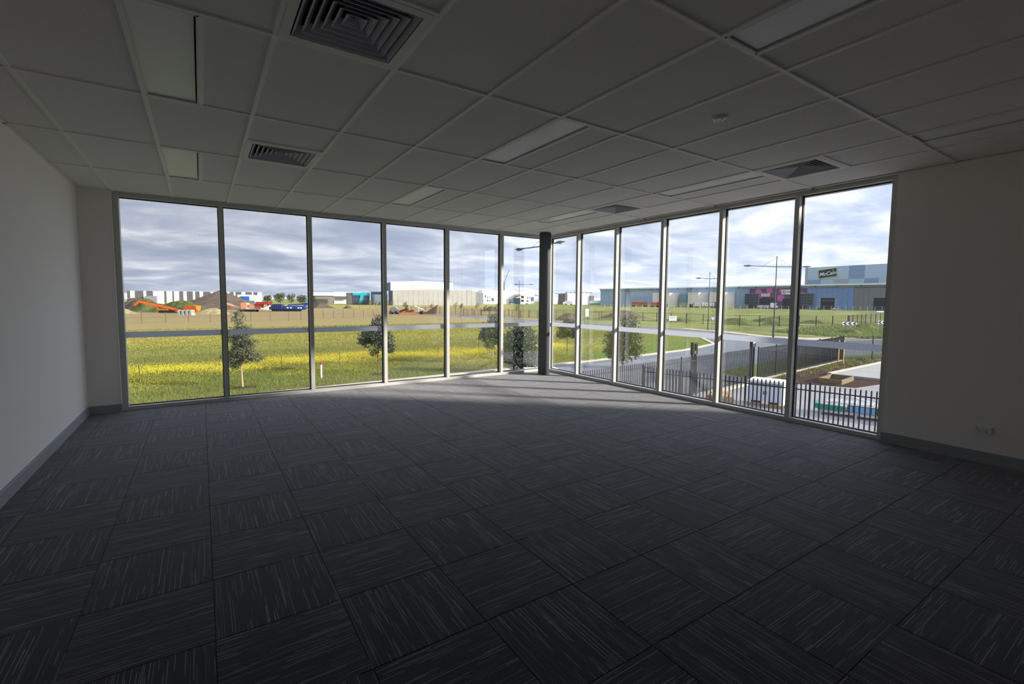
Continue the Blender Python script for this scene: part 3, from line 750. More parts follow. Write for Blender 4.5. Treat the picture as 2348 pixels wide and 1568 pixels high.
mound('soil_heap', 'second lumpy ridge of dark soil next to the tall mound', E(-155, 196), 8, 6, 4.0, M_soil, .3, cone=.5, seed=3)
mound('soil_heap', 'dark soil bank in front of the cream warehouse wall', E(-192, 218), 11, 7, 4.2, M_soil, .25, cone=.5, seed=4)
mound('grassy_mound', 'green weedy mound behind the orange conveyor boom', E(-116, 166), 13, 6, 4.1, M_gmound, .15, cone=.5, seed=5)
mound('grassy_mound', 'weedy green bank beside the dry tan mound', E(-133, 172), 7, 6, 4.6, M_gmound, .15, cone=.5, seed=6)
mound('dry_mound', 'dry tan grass mound at the end of the wire fence', E(-127, 147), 11, 6, 3.4, M_tan, .12, cone=.5, seed=7)
mound('dry_mound', 'small brown earth mound in front of the orange hopper', E(-95, 150), 6.5, 4, 1.9, M_tan, .15, cone=.5, seed=8)
mound('soil_heap', 'wide dark soil heap in the yellow field before the sheds', E(-106, 262), 8.5, 5, 3.4, M_soil, .15, cone=.5, seed=9)
mound('soil_heap', 'little dark soil heap in the yellow field beside the wide one', E(-88, 255), 3.0, 3, 1.7, M_soil, .15, cone=.5, seed=10)
mound('soil_heap', 'small dark soil heap below the cream building', E(-8.5, 215), 5, 3, 2.3, M_soil, .2, cone=.5, seed=12)
mound('soil_heap', 'dark soil heap behind the black fence near the white sign', E(15.0, 122), 4.2, 3, 1.9, M_soil, .2, cone=.5, seed=13)
mound('soil_heap', 'broad dark soil heap behind the black fence by the notice boards', E(34, 141), 8, 4, 2.3, M_soil, .2, cone=.5, seed=14)
for k, (x, y, r, h) in enumerate([(95.5, 53, 5, .9), (107, 60, 6, 1.0), (102, 48, 4, .8), (116, 57, 6, 1.1), (130, 62, 6, 1.0), (119, 47, 5, .8), (97, 70, 6, .9), (102, 31, 3.6, .9), (91, 22, 4, .9), (106, 22.5, 5, 1.1), (81.5, 25.5, 3.6, .8)]):
    mound('grass_hummock', 'low weedy green hummock on the rough ground around the black fence', (x, y), r, r * .7, h, M_gmound, .2, cone=.5, seed=20 + k)['group'] = 'weedy hummocks'

# ------------------------------------------------------------------ fences
def polyline_points(pts, step):
    out = []
    for (x0, y0), (x1, y1) in zip(pts[:-1], pts[1:]):
        L = math.hypot(x1 - x0, y1 - y0); n = max(1, round(L / step))
        for k in range(n): out.append((x0 + (x1 - x0) * k / n, y0 + (y1 - y0) * k / n))
    out.append(pts[-1]); return out
def wire_fence(name, label, pts, step, h, pw, m, rails=(), rail_r=.02, pales=None):
    t = thing(name, label, 'fence', (pts[0][0], pts[0][1], G)); ox, oy = pts[0]
    post = MB().box(-pw / 2, pw / 2, -pw / 2, pw / 2, -.1, h).mesh('post'); post.materials.append(m)
    pp = polyline_points(pts, step)
    for x, y in pp: link('post', post, t, (x - ox, y - oy, 0))
    for rz_ in rails:
        mb = MB()
        for (a, b) in zip(pts[:-1], pts[1:]): mb.bar((a[0] - ox, a[1] - oy, rz_), (b[0] - ox, b[1] - oy, rz_), rail_r, rail_r)
        obj('rail', mb, m, t)
    if pales:
        mb = MB()
        for x, y in polyline_points(pts, pales): mb.box(x - ox - .012, x - ox + .012, y - oy - .012, y - oy + .012, .08, h - .05)
        o = obj('pales', mb, m, t); o['kind'] = 'stuff'
    return t
wire_fence('wire_fence', 'thin wire fence of dark posts across the middle of the paddock', [(-40, 106.5), (-15.5, 107.4), (3.2, 109.3), (11, 111), (25.8, 121.8), (45, 132)], 3.75, 2.15, .10, M_rust, (.25, 1.2, 2.1), .022)
for k, (x, y, h) in enumerate([(-8.9, 26.6, 1.15), (-5.1, 28.8, 1.0), (-1.3, 28.0, 1.15), (2.7, 28.6, 1.1), (6.9, 29.0, 1.1), (11, 29.2, 1.1), (16, 29.5, 1.1)]):
    o = obj('star_picket', MB().bar((0, 0, -.05), (0, 0, h), .035, .012).bar((0, 0, -.05), (0, 0, h), .012, .035), M_rust, None, (x, y, G)); tag(o, 'thin rusty star picket standing in the yellow mustard', 'picket', 'star pickets in the mustard')
wire_fence('security_fence', 'black steel security fence beyond the road junction', [(62, 165), (75, 122), (88, 78), (88, 48), (99, 41.5), (111, 37)], 4.2, 2.3, .13, M_black, (.2, 2.2), .05, .5)
wire_fence('security_fence', 'black mesh fence returning behind the grass hummocks', [(111.5, 37.4), (128, 40), (150, 41.5)], 4.0, 2.4, .12, M_black, (.2, 2.3), .05, .5)
wire_fence('mesh_fence', 'pale galvanised mesh fence in front of the long warehouse', [E(60, 300)[:2], E(130, 292)[:2], E(240, 276)[:2]], 4.0, 3.0, .14, M_galv, (2.9, 1.5), .05)
wire_fence('guard_fence', 'black security fence along the far kerb near the saplings', [E(-16, 150)[:2], E(10, 132)[:2], E(26, 122)[:2]], 3.0, 2.1, .10, M_black, (.15, 2.0), .05, .4)

# palisade fence along the yard (posts, finials and pales counted singly)
def palisade(name, label, a, b, h, step_post, step_pale, finial=True, pw=.03, ground=G + .016):
    a, b = Vector((*a, 0)), Vector((*b, 0)); L = (b - a).length; d = (b - a) / L; rz = math.atan2(d.y, d.x)
    t = thing(name, label, 'fence', (a.x, a.y, ground), rz)
    obj('bottom_rail', MB().box(0, L, -.02, .02, .15, .19), M_black, t); obj('top_rail', MB().box(0, L, -.02, .02, h - .25, h - .21), M_black, t)
    pm = MB().box(-.0325, .0325, -.0325, .0325, 0, h + .04).cbox(-.045, .045, -.045, .045, h + .04, h + .07, .02).mesh('post'); pm.materials.append(M_black)
    n = max(1, round(L / step_post))
    for k in range(n + 1): link('post', pm, t, (L * k / n, 0, 0))
    q = MB().box(-pw / 2, pw / 2, -pw / 2, pw / 2, .08, h - .03)
    if finial: q.tube((0, 0, h - .04), (0, 0, h), .022, .020, 6)
    else: q.box(-.017, .017, -.017, .017, h - .08, h)
    qm = q.mesh('paling'); qm.materials.append(M_black)
    m_ = int(L / step_pale)
    for k in range(m_):
        x = (k + .5) * L / m_
        if abs((x * n / L) - round(x * n / L)) * L / n > .06: link('paling', qm, t, (x, 0, 0))
    return t
palisade('palisade_gate', 'long black sliding gate of upright palings across the driveway', (7.0, 6.95), (22.6, 8.55), 2.1, 7.9, .145)
palisade('palisade_fence', 'black palisade fence between the garden bed and the lawn strip', (23.9, 8.75), (40.5, 10.55), 2.1, 2.77, .13)
palisade('palisade_fence', 'black palisade fence running on behind the garden bed corner', (40.6, 10.5), (52, 6.0), 2.1, 3.05, .14)
palisade('yard_fence', 'black paling fence close under the glazing, above the crate', (10.93, 6.9), (13.6, -3.6), 2.05, 2.3, .145, False, .042)
def gate_post(loc, label, h, num=None):
    t = thing('gate_post', label, 'gate post', (loc[0], loc[1], G + .016), .1)
    for s in (-1, 1): obj('upright', MB().box(s * .15 - .055, s * .15 + .055, -.07, .07, 0, h), M_black, t)
    obj('top_frame', MB().box(-.22, .22, -.09, .09, h, h + .07).box(-.22, -.16, -.09, .09, h - .55, h).box(.16, .22, -.09, .09, h - .55, h), M_black, t)
    obj('roller_box', MB().box(-.09, .09, -.08, .08, h - .55, h - .38), M_pole, t)
    obj('base_plate', MB().box(-.28, .28, -.15, .15, 0, .05), M_pole, t)
    if num:
        p = obj('number_plate', MB().box(-.15, .15, -.085, -.072, h - .34, h - .06), mat('number_plate_cream', (206, 200, 176), .6), t)
        text('numeral', num, .20, M_signd, p, (0, -.088, h - .20))
gate_post((16.35, 8.12), 'pair of black steel gate guide posts in the middle of the sliding gate', 2.75)
gate_post((23.2, 8.75), 'pair of black steel gate posts with a cream number plate at the gate end', 2.75, '208')

# ------------------------------------------------------------------ yard things
t = thing('storage_crate', 'white steel site box with double doors standing on timber pallets', 'storage box', (17.1, 4.5, G + .016), -1.30)
obj('pallet', MB().box(-.78, .78, -.55, .55, .10, .14).box(-.78, .78, -.55, -.43, 0, .10).box(-.78, .78, -.06, .06, 0, .10).box(-.78, .78, .43, .55, 0, .10), M_timber2, t)
obj('body', MB().cbox(-.75, .75, -.50, .50, .14, 1.16, .02), M_bwhite, t)
obj('lid', MB().cbox(-.78, .78, -.54, .53, 1.16, 1.26, .03), M_bwhite, t)
for s in (-1, 1):
    d = obj('door', MB().box(min(s * .02, s * .69), max(s * .02, s * .69), -.52, -.50, .30, .98), M_strip, t)
    obj('handle', MB().box(s * .05 - .015, s * .05 + .015, -.55, -.52, .60, .76), M_signd, d)
obj('vent_strip', MB().box(-.70, .70, -.515, -.50, 1.0, 1.12), M_bgrey, t)
for s in (-1, 1): obj('fork_slot', MB().box(s * .38 - .22, s * .38 + .22, -.515, -.50, .16, .26), M_signd, t)
def board_stack(name, label, loc, rz, n, L, w, th, m, cat='timber'):
    t = thing(name, label, cat, loc, rz)
    for k in range(n):
        obj('plank', MB().box(-L / 2 + .05 * ((k * 7) % 3), L / 2 - .04 * ((k * 5) % 3), (k % 4) * w - 2 * w + .008, (k % 4) * w - w - .008, (k // 4) * th, (k // 4) * th + th - .008), m, t)
    return t
def pallet(label, loc, rz):
    t = thing('timber_pallet', label, 'pallet', loc, rz, 'timber pallets by the yard fence')
    for y in (-.5, 0, .5): obj('bearer', MB().box(-.58, .58, y - .04, y + .04, 0, .10), M_timber2, t)
    for k in range(6): obj('slat', MB().box(-.58 + k * .205, -.58 + k * .205 + .14, -.55, .55, .10, .122), M_timber, t)
    return t
for k in range(3): pallet(['bottom timber pallet of the stack beside the white site box', 'middle timber pallet of the stack beside the white site box', 'topmost timber pallet under the loose planks'][k], (15.9, 6.25, G + .016 + k * .1225), -1.22 + .06 * k)
board_stack('plank_bundle', 'bundle of new pine planks lying on the pallet stack', (15.9, 6.25, G + .016 + 3 * .1225), .42, 8, 2.1, .16, .06, M_timber)
t = thing('timber_planter', 'open square frame of pale timber boards set in the mulch bed', 'planter', (27.6, 5.75, G + .05), .12)
for (x0, x1, y0, y1) in ((-1.25, 1.25, -.62, -.57), (-1.25, 1.25, .57, .62), (-1.25, -1.20, -.57, .57), (1.20, 1.25, -.57, .57)): obj('board', MB().box(x0, x1, y0, y1, 0, .30), mat('grey_green_timber', (116, 102, 74), .85, noise=.18, scale=5), t)
t = thing('tree_stake_frame', 'pair of pale timber tree stakes joined by a cross tie in the mulch', 'stakes', (38.2, 9.7, G + .05), 1.2)
for s in (-1, 1): obj('stake', MB().box(s * .23 - .03, s * .23 + .03, -.03, .03, 0, 1.9), M_timber, t)
obj('cross_tie', MB().box(-.23, .23, -.035, -.025, 1.12, 1.19), M_timber, t)
# long low rack of shutters
t = thing('equipment_rack', 'long low rack of grey lids and pale blue slats with an emerald side sheet', 'rack', (18.0, 1.5, G + .016), -1.30)
obj('base_beam', MB().box(-1.0, 2.6, -.45, -.37, .18, .26).box(-1.0, 2.6, .37, .45, .18, .26), M_galv, t)
for x in (-.9, .4, 1.4, 2.5):
    obj('leg', MB().box(x - .04, x + .04, -.44, -.36, 0, .18), M_galv, t); obj('leg', MB().box(x - .04, x + .04, .36, .44, 0, .18), M_galv, t)
for k in range(6):
    o = obj('lid', MB().box(-.27, .27, -.42, .45, 0, .03), M_galv, t, (-.45 + k * .57, 0, .60)); o.rotation_euler = (0, -.12, 0)
for k in range(12): obj('slat', MB().box(.12 + k * .205, .27 + k * .205, -.47, -.44, .28, .53), M_ltblue, t)
obj('slat_rail', MB().box(.08, 2.6, -.44, -.42, .26, .56), M_pole, t)
obj('side_sheet', MB().box(-1.15, .02, -.49, -.46, .26, .48), M_emer, t)
obj('end_sheet', MB().box(-1.15, -1.12, -.46, .45, .26, .48), M_emer, t)
obj('deck', MB().box(-1.0, 2.6, -.42, .44, .26, .30), M_pole, t)
t = thing('marker_post', 'white roadside marker post with a red cap', 'marker post', (.4, 23.6, G))
obj('post', MB().tube((0, 0, -.05), (0, 0, .88), .055, .055, 10), M_sign, t); obj('cap', MB().tube((0, 0, .88), (0, 0, 1.08), .06, .05, 10), M_trred, t)

# ------------------------------------------------------------------ street lamps
def lamp(label, loc, h, arm_z, ang, arms, r=.09, stay=1.6, k=1.0):
    t = thing('street_lamp', label, 'street lamp', (loc[0], loc[1], G), ang)
    obj('pole', MB().tube((0, 0, 0), (0, 0, 1.9), r * 1.5, r * 1.45, 10).tube((0, 0, 1.9), (0, 0, h), r, r * .6, 10), M_pole, t)
    obj('base_plate', MB().box(-.25, .25, -.25, .25, 0, .04), M_pole, t)
    for s, L in arms:
        a = obj('arm', MB().tube((0, 0, arm_z), (s * L, 0, arm_z + .08), .055, .045, 8), M_pole, t)
        x0 = s * (L - .1 * k)
        obj('luminaire', MB().yprism([(x0, arm_z + .02), (x0 + s * .35 * k, arm_z - .03 * k), (x0 + s * 1.05 * k, arm_z + .05), (x0 + s * 1.0 * k, arm_z + .05 + .08 * k), (x0 + s * .45 * k, arm_z + .05 + .15 * k), (x0, arm_z + .12)][::int(s)], -.15 * k, .15 * k), M_pole, a)
        xa, xb = sorted((x0 + s * .4 * k, x0 + s * .85 * k))
        obj('lens', MB().box(xa, xb, -.11 * k, .11 * k, arm_z - .03 - .03 * k, arm_z + .01), M_lamp, a)
        if stay: obj('stay', MB().tube((0, 0, h - .15), (s * L * .52, 0, arm_z + .06), .015, .015, 5), M_pole, t)
    return t
lamp('tall double arm street lamp with cable stays at the road junction', E(36.9, 65.7), 11.4, 9.95, RZ + .12, ((-1, 3.9), (1, 4.2)))
lamp('street lamp hidden behind the corner column with one arm reaching past it', E(2.35, 33.4), 9.6, 8.85, RZ - 1.04, ((-1, 3.1), (1, 1.6)), .08, 1.6, .72)
lamp('slender street lamp in front of the long warehouse lorries', E(35.2, 83.5), 10.3, 9.1, RZ + .05, ((-1, 1.6), (1, 1.9)), .08)
lamp('distant street lamp standing before the cream factory', E(2.4, 131), 10.6, 9.4, RZ, ((-1, .5), (1, 2.9)), .09, 0)
lamp('street lamp with an arm poking past the cream socket wall', E(98, 118), 10.2, 7.4, RZ, ((-1, 4.0),), .09, 0)

# ------------------------------------------------------------------ road signs
def sign_board(name, label, loc, rz, w, h, z, m, posts, cat='sign', th=.04):
    t = thing(name, label, cat, loc, rz)
    b = obj('board', MB().box(-w / 2, w / 2, -th / 2, th / 2, z, z + h), m, t)
    for x in posts: obj('post', MB().tube((x, .05, 0), (x, .05, z + h * .9), .04, .04, 8), M_galv, t)
    return t, b
def chevron(label, loc, n, w, h, z):
    t, b = sign_board('chevron_sign', label, loc, RZ, w * n, h, z, M_sign, [-w * n * .42, 0, w * n * .42])
    for k in range(n):
        x = -w * n / 2 + k * w + w * .1
        obj('chevron', MB().yprism([(x, z + h / 2), (x + w * .45, z + .03), (x + w * .95, z + .03), (x + w * .5, z + h / 2), (x + w * .95, z + h - .03), (x + w * .45, z + h - .03)], -.03, -.021), M_signd, b)
chevron('white chevron sign of three black arrows on the grassy mound', E(64.0, 88.5), 3, .9, .62, .85)
chevron('partly hidden chevron sign with black arrows close to the cream socket wall', E(75.6, 95), 3, .8, .65, .85)
t, b = sign_board('notice_board', 'small white notice board on two posts behind the black fence', E(66.5, 92), RZ, 1.6, .42, .7, M_sign, (-.5, .5))
t, b = sign_board('notice_board', 'white notice board on a post near the bushy roadside tree', E(31.5, 91), RZ, 1.5, .95, 1.3, M_sign, (-.7,))
obj('print_line', MB().box(-.55, .5, -.024, -.0205, 1.95, 2.05), M_bgrey, b); obj('print_line', MB().box(-.55, .3, -.024, -.0205, 1.68, 1.74), M_bgrey, b)
t, b = sign_board('site_sign', 'tall white site board leaning by the black security fence', E(18.3, 112), RZ, .85, 1.9, 1.3, M_sign, (-.3, .3))
t, b = sign_board('site_sign', 'narrow white site board standing beside the tall one', E(16.1, 114), RZ, .55, 1.8, 1.5, M_sign, (0,))
t = thing('give_way_sign', 'triangular give way sign on a thin pole at the junction', 'sign', E(29.8, 69), RZ)
tri = obj('triangle', MB().yprism([(-.42, 2.85), (.42, 2.85), (0, 2.12)], -.02, .02), M_sign, t)
rim = MB()
for a_, b_ in (((-.42, 2.85), (.42, 2.85)), ((.42, 2.85), (0, 2.12)), ((0, 2.12), (-.42, 2.85))): rim.bar((a_[0] * .94, -.022, a_[1] * .94 + .15), (b_[0] * .94, -.022, b_[1] * .94 + .15), .012, .10, (0, 1, 0))
obj('red_border', rim, M_trred, tri); obj('pole', MB().tube((0, .04, 0), (0, .04, 2.6), .035, .035, 8), M_galv, t)
t = thing('street_name_sign', 'thin pole with two grey street name blades on the mound', 'sign', E(66.2, 84.5), RZ)
obj('pole', MB().tube((0, 0, 0), (0, 0, 3.5), .04, .04, 8), M_galv, t)
obj('name_blade', MB().box(-1.5, -.05, -.02, .02, 3.2, 3.42), M_bgrey, t); obj('name_blade', MB().box(-.35, .9, -.02, .02, 3.42, 3.62), M_sign, t)

# ------------------------------------------------------------------ construction machines
def tracks(t, x0, x1, y, r=.45, w=.4, m=None):
    for s in (-1, 1):
        mb = MB(); n = 8; P = []
        for k in range(n + 1): a = math.pi / 2 + math.pi * k / n; P.append((x0 + r * math.cos(a), r + r * math.sin(a)))
        for k in range(n + 1): a = -math.pi / 2 + math.pi * k / n; P.append((x1 + r * math.cos(a), r + r * math.sin(a)))
        mb.yprism(P, s * y - w / 2, s * y + w / 2); obj('track', mb, M_rubber, t)
t = thing('conveyor_screener', 'orange tracked screening machine with a long raised conveyor boom', 'machine', E(-115.7, 156), RZ)
obj('boom', MB().bar((-6.9, -.6, 3.75), (6.9, -.6, .95), .15, .75).bar((-6.9, .6, 3.75), (6.9, .6, .95), .15, .75), M_orange, t)
obj('belt', MB().bar((-7.2, 0, 4.15), (6.9, 0, 1.35), 1.2, .10), M_rubber, t)
obj('lower_truss', MB().bar((-5.6, -.6, 3.0), (-.9, -.6, 2.1), .12, .16).bar((-5.6, .6, 3.0), (-.9, .6, 2.1), .12, .16), M_orange, t)
obj('tail_section', MB().bar((-6.7, 0, 3.8), (-8.7, 0, 2.5), 1.3, .55), M_orange, t)
obj('strut', MB().bar((-1.3, -.5, 2.3), (-.5, -.5, .4), .25, .3).bar((-1.3, .5, 2.3), (-.5, .5, .4), .25, .3), M_orange, t)
obj('chassis', MB().box(-.6, 7.4, -.7, .7, .35, .75).box(-.4, 2.6, -.9, .9, .75, 1.25), M_orange, t)
tracks(t, .2, 4.6, 1.0)
obj('hopper', MB().xprism([(-1.4, 2.5), (1.4, 2.5), (.8, .8), (-.8, .8)], 8.2, 12.2), M_orange, t)
obj('hopper_leg', MB().box(8.6, 8.9, -.6, -.3, 0, .85).box(11.5, 11.8, -.6, -.3, 0, .85).box(8.6, 8.9, .3, .6, 0, .85).box(11.5, 11.8, .3, .6, 0, .85), M_orange, t)
obj('drawbar', MB().box(7.4, 8.7, -.2, .2, .45, .7), M_orange, t)
for k in range(4):
    o = obj('road_barrier', MB().yprism([(-.45, 0), (.45, 0), (.25, .5), (.18, 1.6), (-.18, 1.6), (-.25, .5)], -1.0, 1.0), M_slab, None, E(-95.6 + k * .95, 136 + .3 * k), RZ + .1); tag(o, 'white concrete road barrier in the short row below the orange hopper', 'barrier', 'concrete barriers by the hopper')
t = thing('jaw_crusher', 'faded orange tracked crusher with red feed hopper and side conveyor', 'machine', E(-101, 180), RZ)
obj('side_conveyor', MB().bar((-7.6, 0, 3.0), (-2.6, 0, 1.2), 1.0, .55), M_porange, t)
obj('engine_box', MB().cbox(-1.6, .6, -1.1, 1.1, .9, 3.3, .1), M_porange, t)
obj('control_box', MB().cbox(1.6, 3.6, -1.0, 1.0, 1.5, 3.0, .1), M_porange, t)
obj('chassis', MB().box(-1.8, 8.2, -.8, .8, .8, 1.5), M_bwhite, t)
obj('jaw_body', MB().yprism([(3.6, 1.3), (5.8, 1.0), (6.2, 3.0), (3.6, 3.2)], -1.0, 1.0), M_red, t)
hp = MB()
for s in (-1, 1): hp.yprism([(4.4, 2.8), (9.0, 2.8), (9.6, 3.8), (4.0, 3.8)], s * 1.2 - .06, s * 1.2 + .06)
hp.box(4.0, 9.6, -1.2, 1.2, 2.75, 2.85)
obj('feed_hopper', hp, M_red, t)
for k in range(7): obj('hopper_rib', MB().box(4.5 + k * .72, 4.6 + k * .72, -1.36, -1.26, 2.8, 3.8), M_red, t)
obj('discharge_chute', MB().bar((5.4, 0, .5), (9.0, 0, 2.3), 1.0, .5), M_bwhite, t)
tracks(t, -1.6, 3.6, 1.1)
t = thing('blue_screener', 'low blue screening plant beside the faded orange crusher', 'machine', E(-89, 188), RZ)
obj('mesh_box', MB().box(-7.6, -1.8, -1.2, 1.2, .7, 2.9), M_navy2, t)
for k in range(8): obj('rib', MB().box(-7.5 + k * .78, -7.4 + k * .78, -1.3, -1.2, .6, 2.95), M_navy, t)
obj('body', MB().yprism([(-1.8, .6), (6.6, .6), (7.4, 1.4), (6.8, 2.3), (-1.8, 2.1)], -1.2, 1.2), M_navy, t)
obj('boom', MB().bar((.2, 0, 2.5), (7.6, 0, 3.0), 1.2, .5), M_navy, t)
for x in (.5, 1.8, 4.8, 5.8): obj('white_patch', MB().box(x - .35, x + .35, -1.24, -1.2, 1.2, 1.7), M_sign, t)
tracks(t, -5.5, 4.5, 1.0)
obj('boom_head', MB().cbox(6.6, 8.2, -.8, .8, 2.4, 3.5, .1), M_navy, t)
t = thing('scrap_trailer', 'rusty scrap machine with a white boom and lowered orange frame', 'machine', E(-34.2, 163), RZ)
obj('bed_frame', MB().box(-4.6, 4.6, -1.0, 1.0, .35, .75), M_red, t)
obj('orange_rail', MB().box(-3.6, 2.6, -1.08, -1.0, .38, .62), M_orange, t)
obj('cab', MB().yprism([(-7.6, .5), (-4.4, .5), (-4.2, 1.4), (-5.6, 2.5), (-7.2, 2.2)], -1.1, 1.1), M_bgrey, t)
for x in (-7.0, -5.2, 3.4): 
    for s in (-1, 1): obj('wheel', MB().tube((x, s * 1.05, .55), (x, s * 1.35, .55), .55, .55, 12), M_rubber, t)
obj('white_boom', MB().bar((1.0, 0, 2.9), (5.6, 0, .9), .3, .3), M_bwhite, t)
obj('mast', MB().box(2.2, 2.5, -.3, .3, .75, 2.6).box(1.4, 3.0, -.2, .2, .75, 1.0), M_lblue, t)
obj('rust_bucket', MB().yprism([(4.4, .2), (8.6, .2), (9.0, 3.3), (8.5, 3.0)], -1.3, 1.3), M_rustb, t)
obj('scrap_pile', MB().bar((-4.2, .2, .9), (-1.2, -.3, 1.9), .8, .6).bar((-2.2, .2, .9), (.6, .3, 1.2), 1.0, .7), M_rustb, t)

# ================================================================== FAR BUILDINGS
BR = -0.20
def building(name, label, side, depth, rz=BR):
    t = thing(name, label, 'building', E(side, depth), rz); t.scale = (1.08, 1, 1); return t
def part(t, name, m, *b): return obj(name, MB().box(*b), m, t)
# far side cream warehouse
t = building('warehouse', 'low cream concrete warehouse end with a white block above', -372, 424)
for k in range(7): part(t, 'wall_panel', M_bcream, -43 + k * 10.7, -42 + k * 10.7 + 10.6, 0, 1, 0, 9.1)
part(t, 'upper_block', M_bwhite, 21, 31, 6, 20, 0, 10.4); part(t, 'roof', M_bgrey, -42, 32, 1, 6, 8.4, 8.7)
# striped warehouse
t = building('warehouse', 'long warehouse with vertical white and charcoal striped cladding', -286.5, 431)
x = -48.5; k = 0
ws = [2.2, 3.0, 5.8, 1.9, 4.6, 7.6, 1.6, 4.0, 1.2, 3.6, 3.0, 2.4, 4.4, 1.6, 3.2, 2.6, 5.4, 2.2, 3.8, 1.4, 4.8, 2.0, 3.0, 1.4, 4.6, 3.0, 5.0, 1.2, 3.2, 3.6]
while x < 48.5:
    w_ = ws[k % len(ws)]; w_ = min(w_, 48.5 - x)
    part(t, 'cladding_panel', M_bdark if k % 2 == 0 else M_bwhite, x + .04, x + w_ - .04, 0 if k % 2 == 0 else -.15, .6, 0, 10.9); x += w_; k += 1
part(t, 'roof', M_bgrey, -48.5, 48.5, .6, 14, 10.3, 10.8)
part(t, 'dock_wall', M_bgrey, -36, -28, -3, -.2, 0, 6.6); part(t, 'dock_wall', M_bgrey, 12, 24, -3, -.2, 0, 6.2); part(t, 'dock_door', M_bglass, 19.5, 22.5, -3.2, -3, 0, 4)
t = building('site_office', 'small cream office block with a royal blue window bay and teal base', -230.6, 412)
part(t, 'wall', M_bwhite, -6.6, 2, 0, 12, 0, 8.2); part(t, 'side_wall', M_bcream, 2, 6.6, .5, 12, 0, 8.0)
part(t, 'window_bay', M_bright, -4.8, 1.8, -.8, 0, 3.6, 6.9); part(t, 'base_band', M_tealg, -6.4, 5.6, -1.0, 0, 0, 3.4); part(t, 'dark_window', M_door, -4.6, 4.6, -1.1, -1.0, 1.0, 2.4)
part(t, 'window', M_bglass, -3.6, -2.4, -.9, -.8, 4.2, 6.2)
# grey ribbed shed
t = building('shed', 'grey ribbed shed with a white end wall above the tree clump', -244, 610)
for k in range(10): part(t, 'ribbed_panel', M_bdblue, -16 + k * 1.9, -16 + k * 1.9 + 1.6, 0, 1, 0, 12 + .12 * k)
part(t, 'end_wall', M_bwhite, 3.4, 12, -.5, 1, 0, 13.2); part(t, 'roof', M_bgrey, -16, 12, 1, 40, 11.4, 11.8); part(t, 'low_wall', M_bdark, -2, 12, -1.0, -.6, 0, 7)
# long brown sheds
t = building('shed', 'long brown walled shed with a bright white roof behind the dirt heaps', -205, 538)
for k in range(9): part(t, 'wall_panel', mat('brown_cladding', (132, 124, 116), .8), -22 + k * 4.4, -22 + k * 4.4 + 4.3, 0, 1, 0, 8.8)
obj('roof', MB().xprism([(-1.5, 8.8), (12, 12.6), (24, 8.8)], -22.5, 17), M_bwhite, t)
for k in range(3): part(t, 'window', M_bglass, 2 + k * 4, 4.6 + k * 4, -.1, 0, .6, 3.0)
t = building('shed', 'white gabled block beside the dark office with the cyan letter', -189, 520)
part(t, 'wall', M_bwhite, -5, 8, 0, 10, 0, 13); part(t, 'awning', M_bdark, -5, 8, -4, 0, 5.5, 8.2)
# letter T office
t = building('office_block', 'dark office block whose front carries a big cyan letter T', -139, 431)
part(t, 'side_wall', M_bdark, -9.2, -4.8, .2, 16, 0, 11.0); part(t, 'front_wall', M_bglass, -4.8, 9.0, 0, 16, 0, 11.0)
o = obj('letter', MB().yprism([(-4.8, 11.0), (9.0, 11.0), (9.0, 8.6), (4.2, 8.6), (3.0, 2.0), (.2, 2.0), (1.4, 8.6), (-4.8, 8.6)], -.5, 0), M_teal, t); o['label'] = 'cyan slanted letter T'
for k in range(6): part(t, 'mullion', M_bdark, -4.6 + k * 2.3, -4.45 + k * 2.3, -.1, 0, .5, 8.5)
part(t, 'floor_band', M_bdark, -4.8, 9.0, -.12, 0, 4.6, 5.2)
part(t, 'roof', M_bwhite, -10, 8, 16, 30, 11.0, 11.6)
# silver drum
t = building('silver_tank_house', 'curved silver clad building between the cyan letter office and the pale factory', -121.6, 440)
mb = MB(); n = 12
P = [(6.8 * math.cos(math.pi + math.pi * k / n), 4.5 + 5.0 * math.sin(math.pi + math.pi * k / n)) for k in range(n + 1)]
for k in range(n):
    q = MB().prism([P[k], P[k + 1], (P[k + 1][0] * .95, 4.5 + (P[k + 1][1] - 4.5) * .95), (P[k][0] * .95, 4.5 + (P[k][1] - 4.5) * .95)], 0, 9.6); obj('curved_panel', q, M_silver, t)
part(t, 'back_wall', M_bdblue, -6.5, 4, 5, 14, 0, 12.2)
# factory
t = building('factory', 'big pale concrete panel factory with a bright white upper storey', -66.8, 431)
def panels(t, p0, p1, n, h, m, name='wall_panel', th=.5, dz=0):
    p0, p1 = Vector((*p0, 0)), Vector((*p1, 0)); d = (p1 - p0) / n; u = d.normalized(); nv = Vector((-u.y, u.x, 0))
    for k in range(n):
        a = p0 + d * k + u * .08; b = p0 + d * (k + 1) - u * .08
        obj(name, MB().prism([(a.x, a.y), (b.x, b.y), ((b + nv * th).x, (b + nv * th).y), ((a + nv * th).x, (a + nv * th).y)], 0, h + dz * k), m, t)
for k in range(17):
    x0 = -37.2 + k * 4.2; part(t, 'wall_panel', M_bconc, x0 + .14, x0 + 4.06, 0, .5, 0, 13.4 + 1.5 * (1 - abs(k - 8) / 8))
for k in range(7): part(t, 'side_panel', M_bdblue, -37.2, -36.7, .6 + k * 3.8, .6 + k * 3.8 + 3.7, 0, 13.2)  # shade of the sunless side put into the panel colour
part(t, 'roof', M_bwhite, -36.6, 34, .6, 27, 12.8, 13.2)
for k in range(11):
    x0 = -37.0 + k * 4.9; part(t, 'upper_panel', M_bwhite, x0, x0 + 4.86, 14, 14.5, 13.3, 21.4 + .9 * (1 - abs(k - 5) / 5))
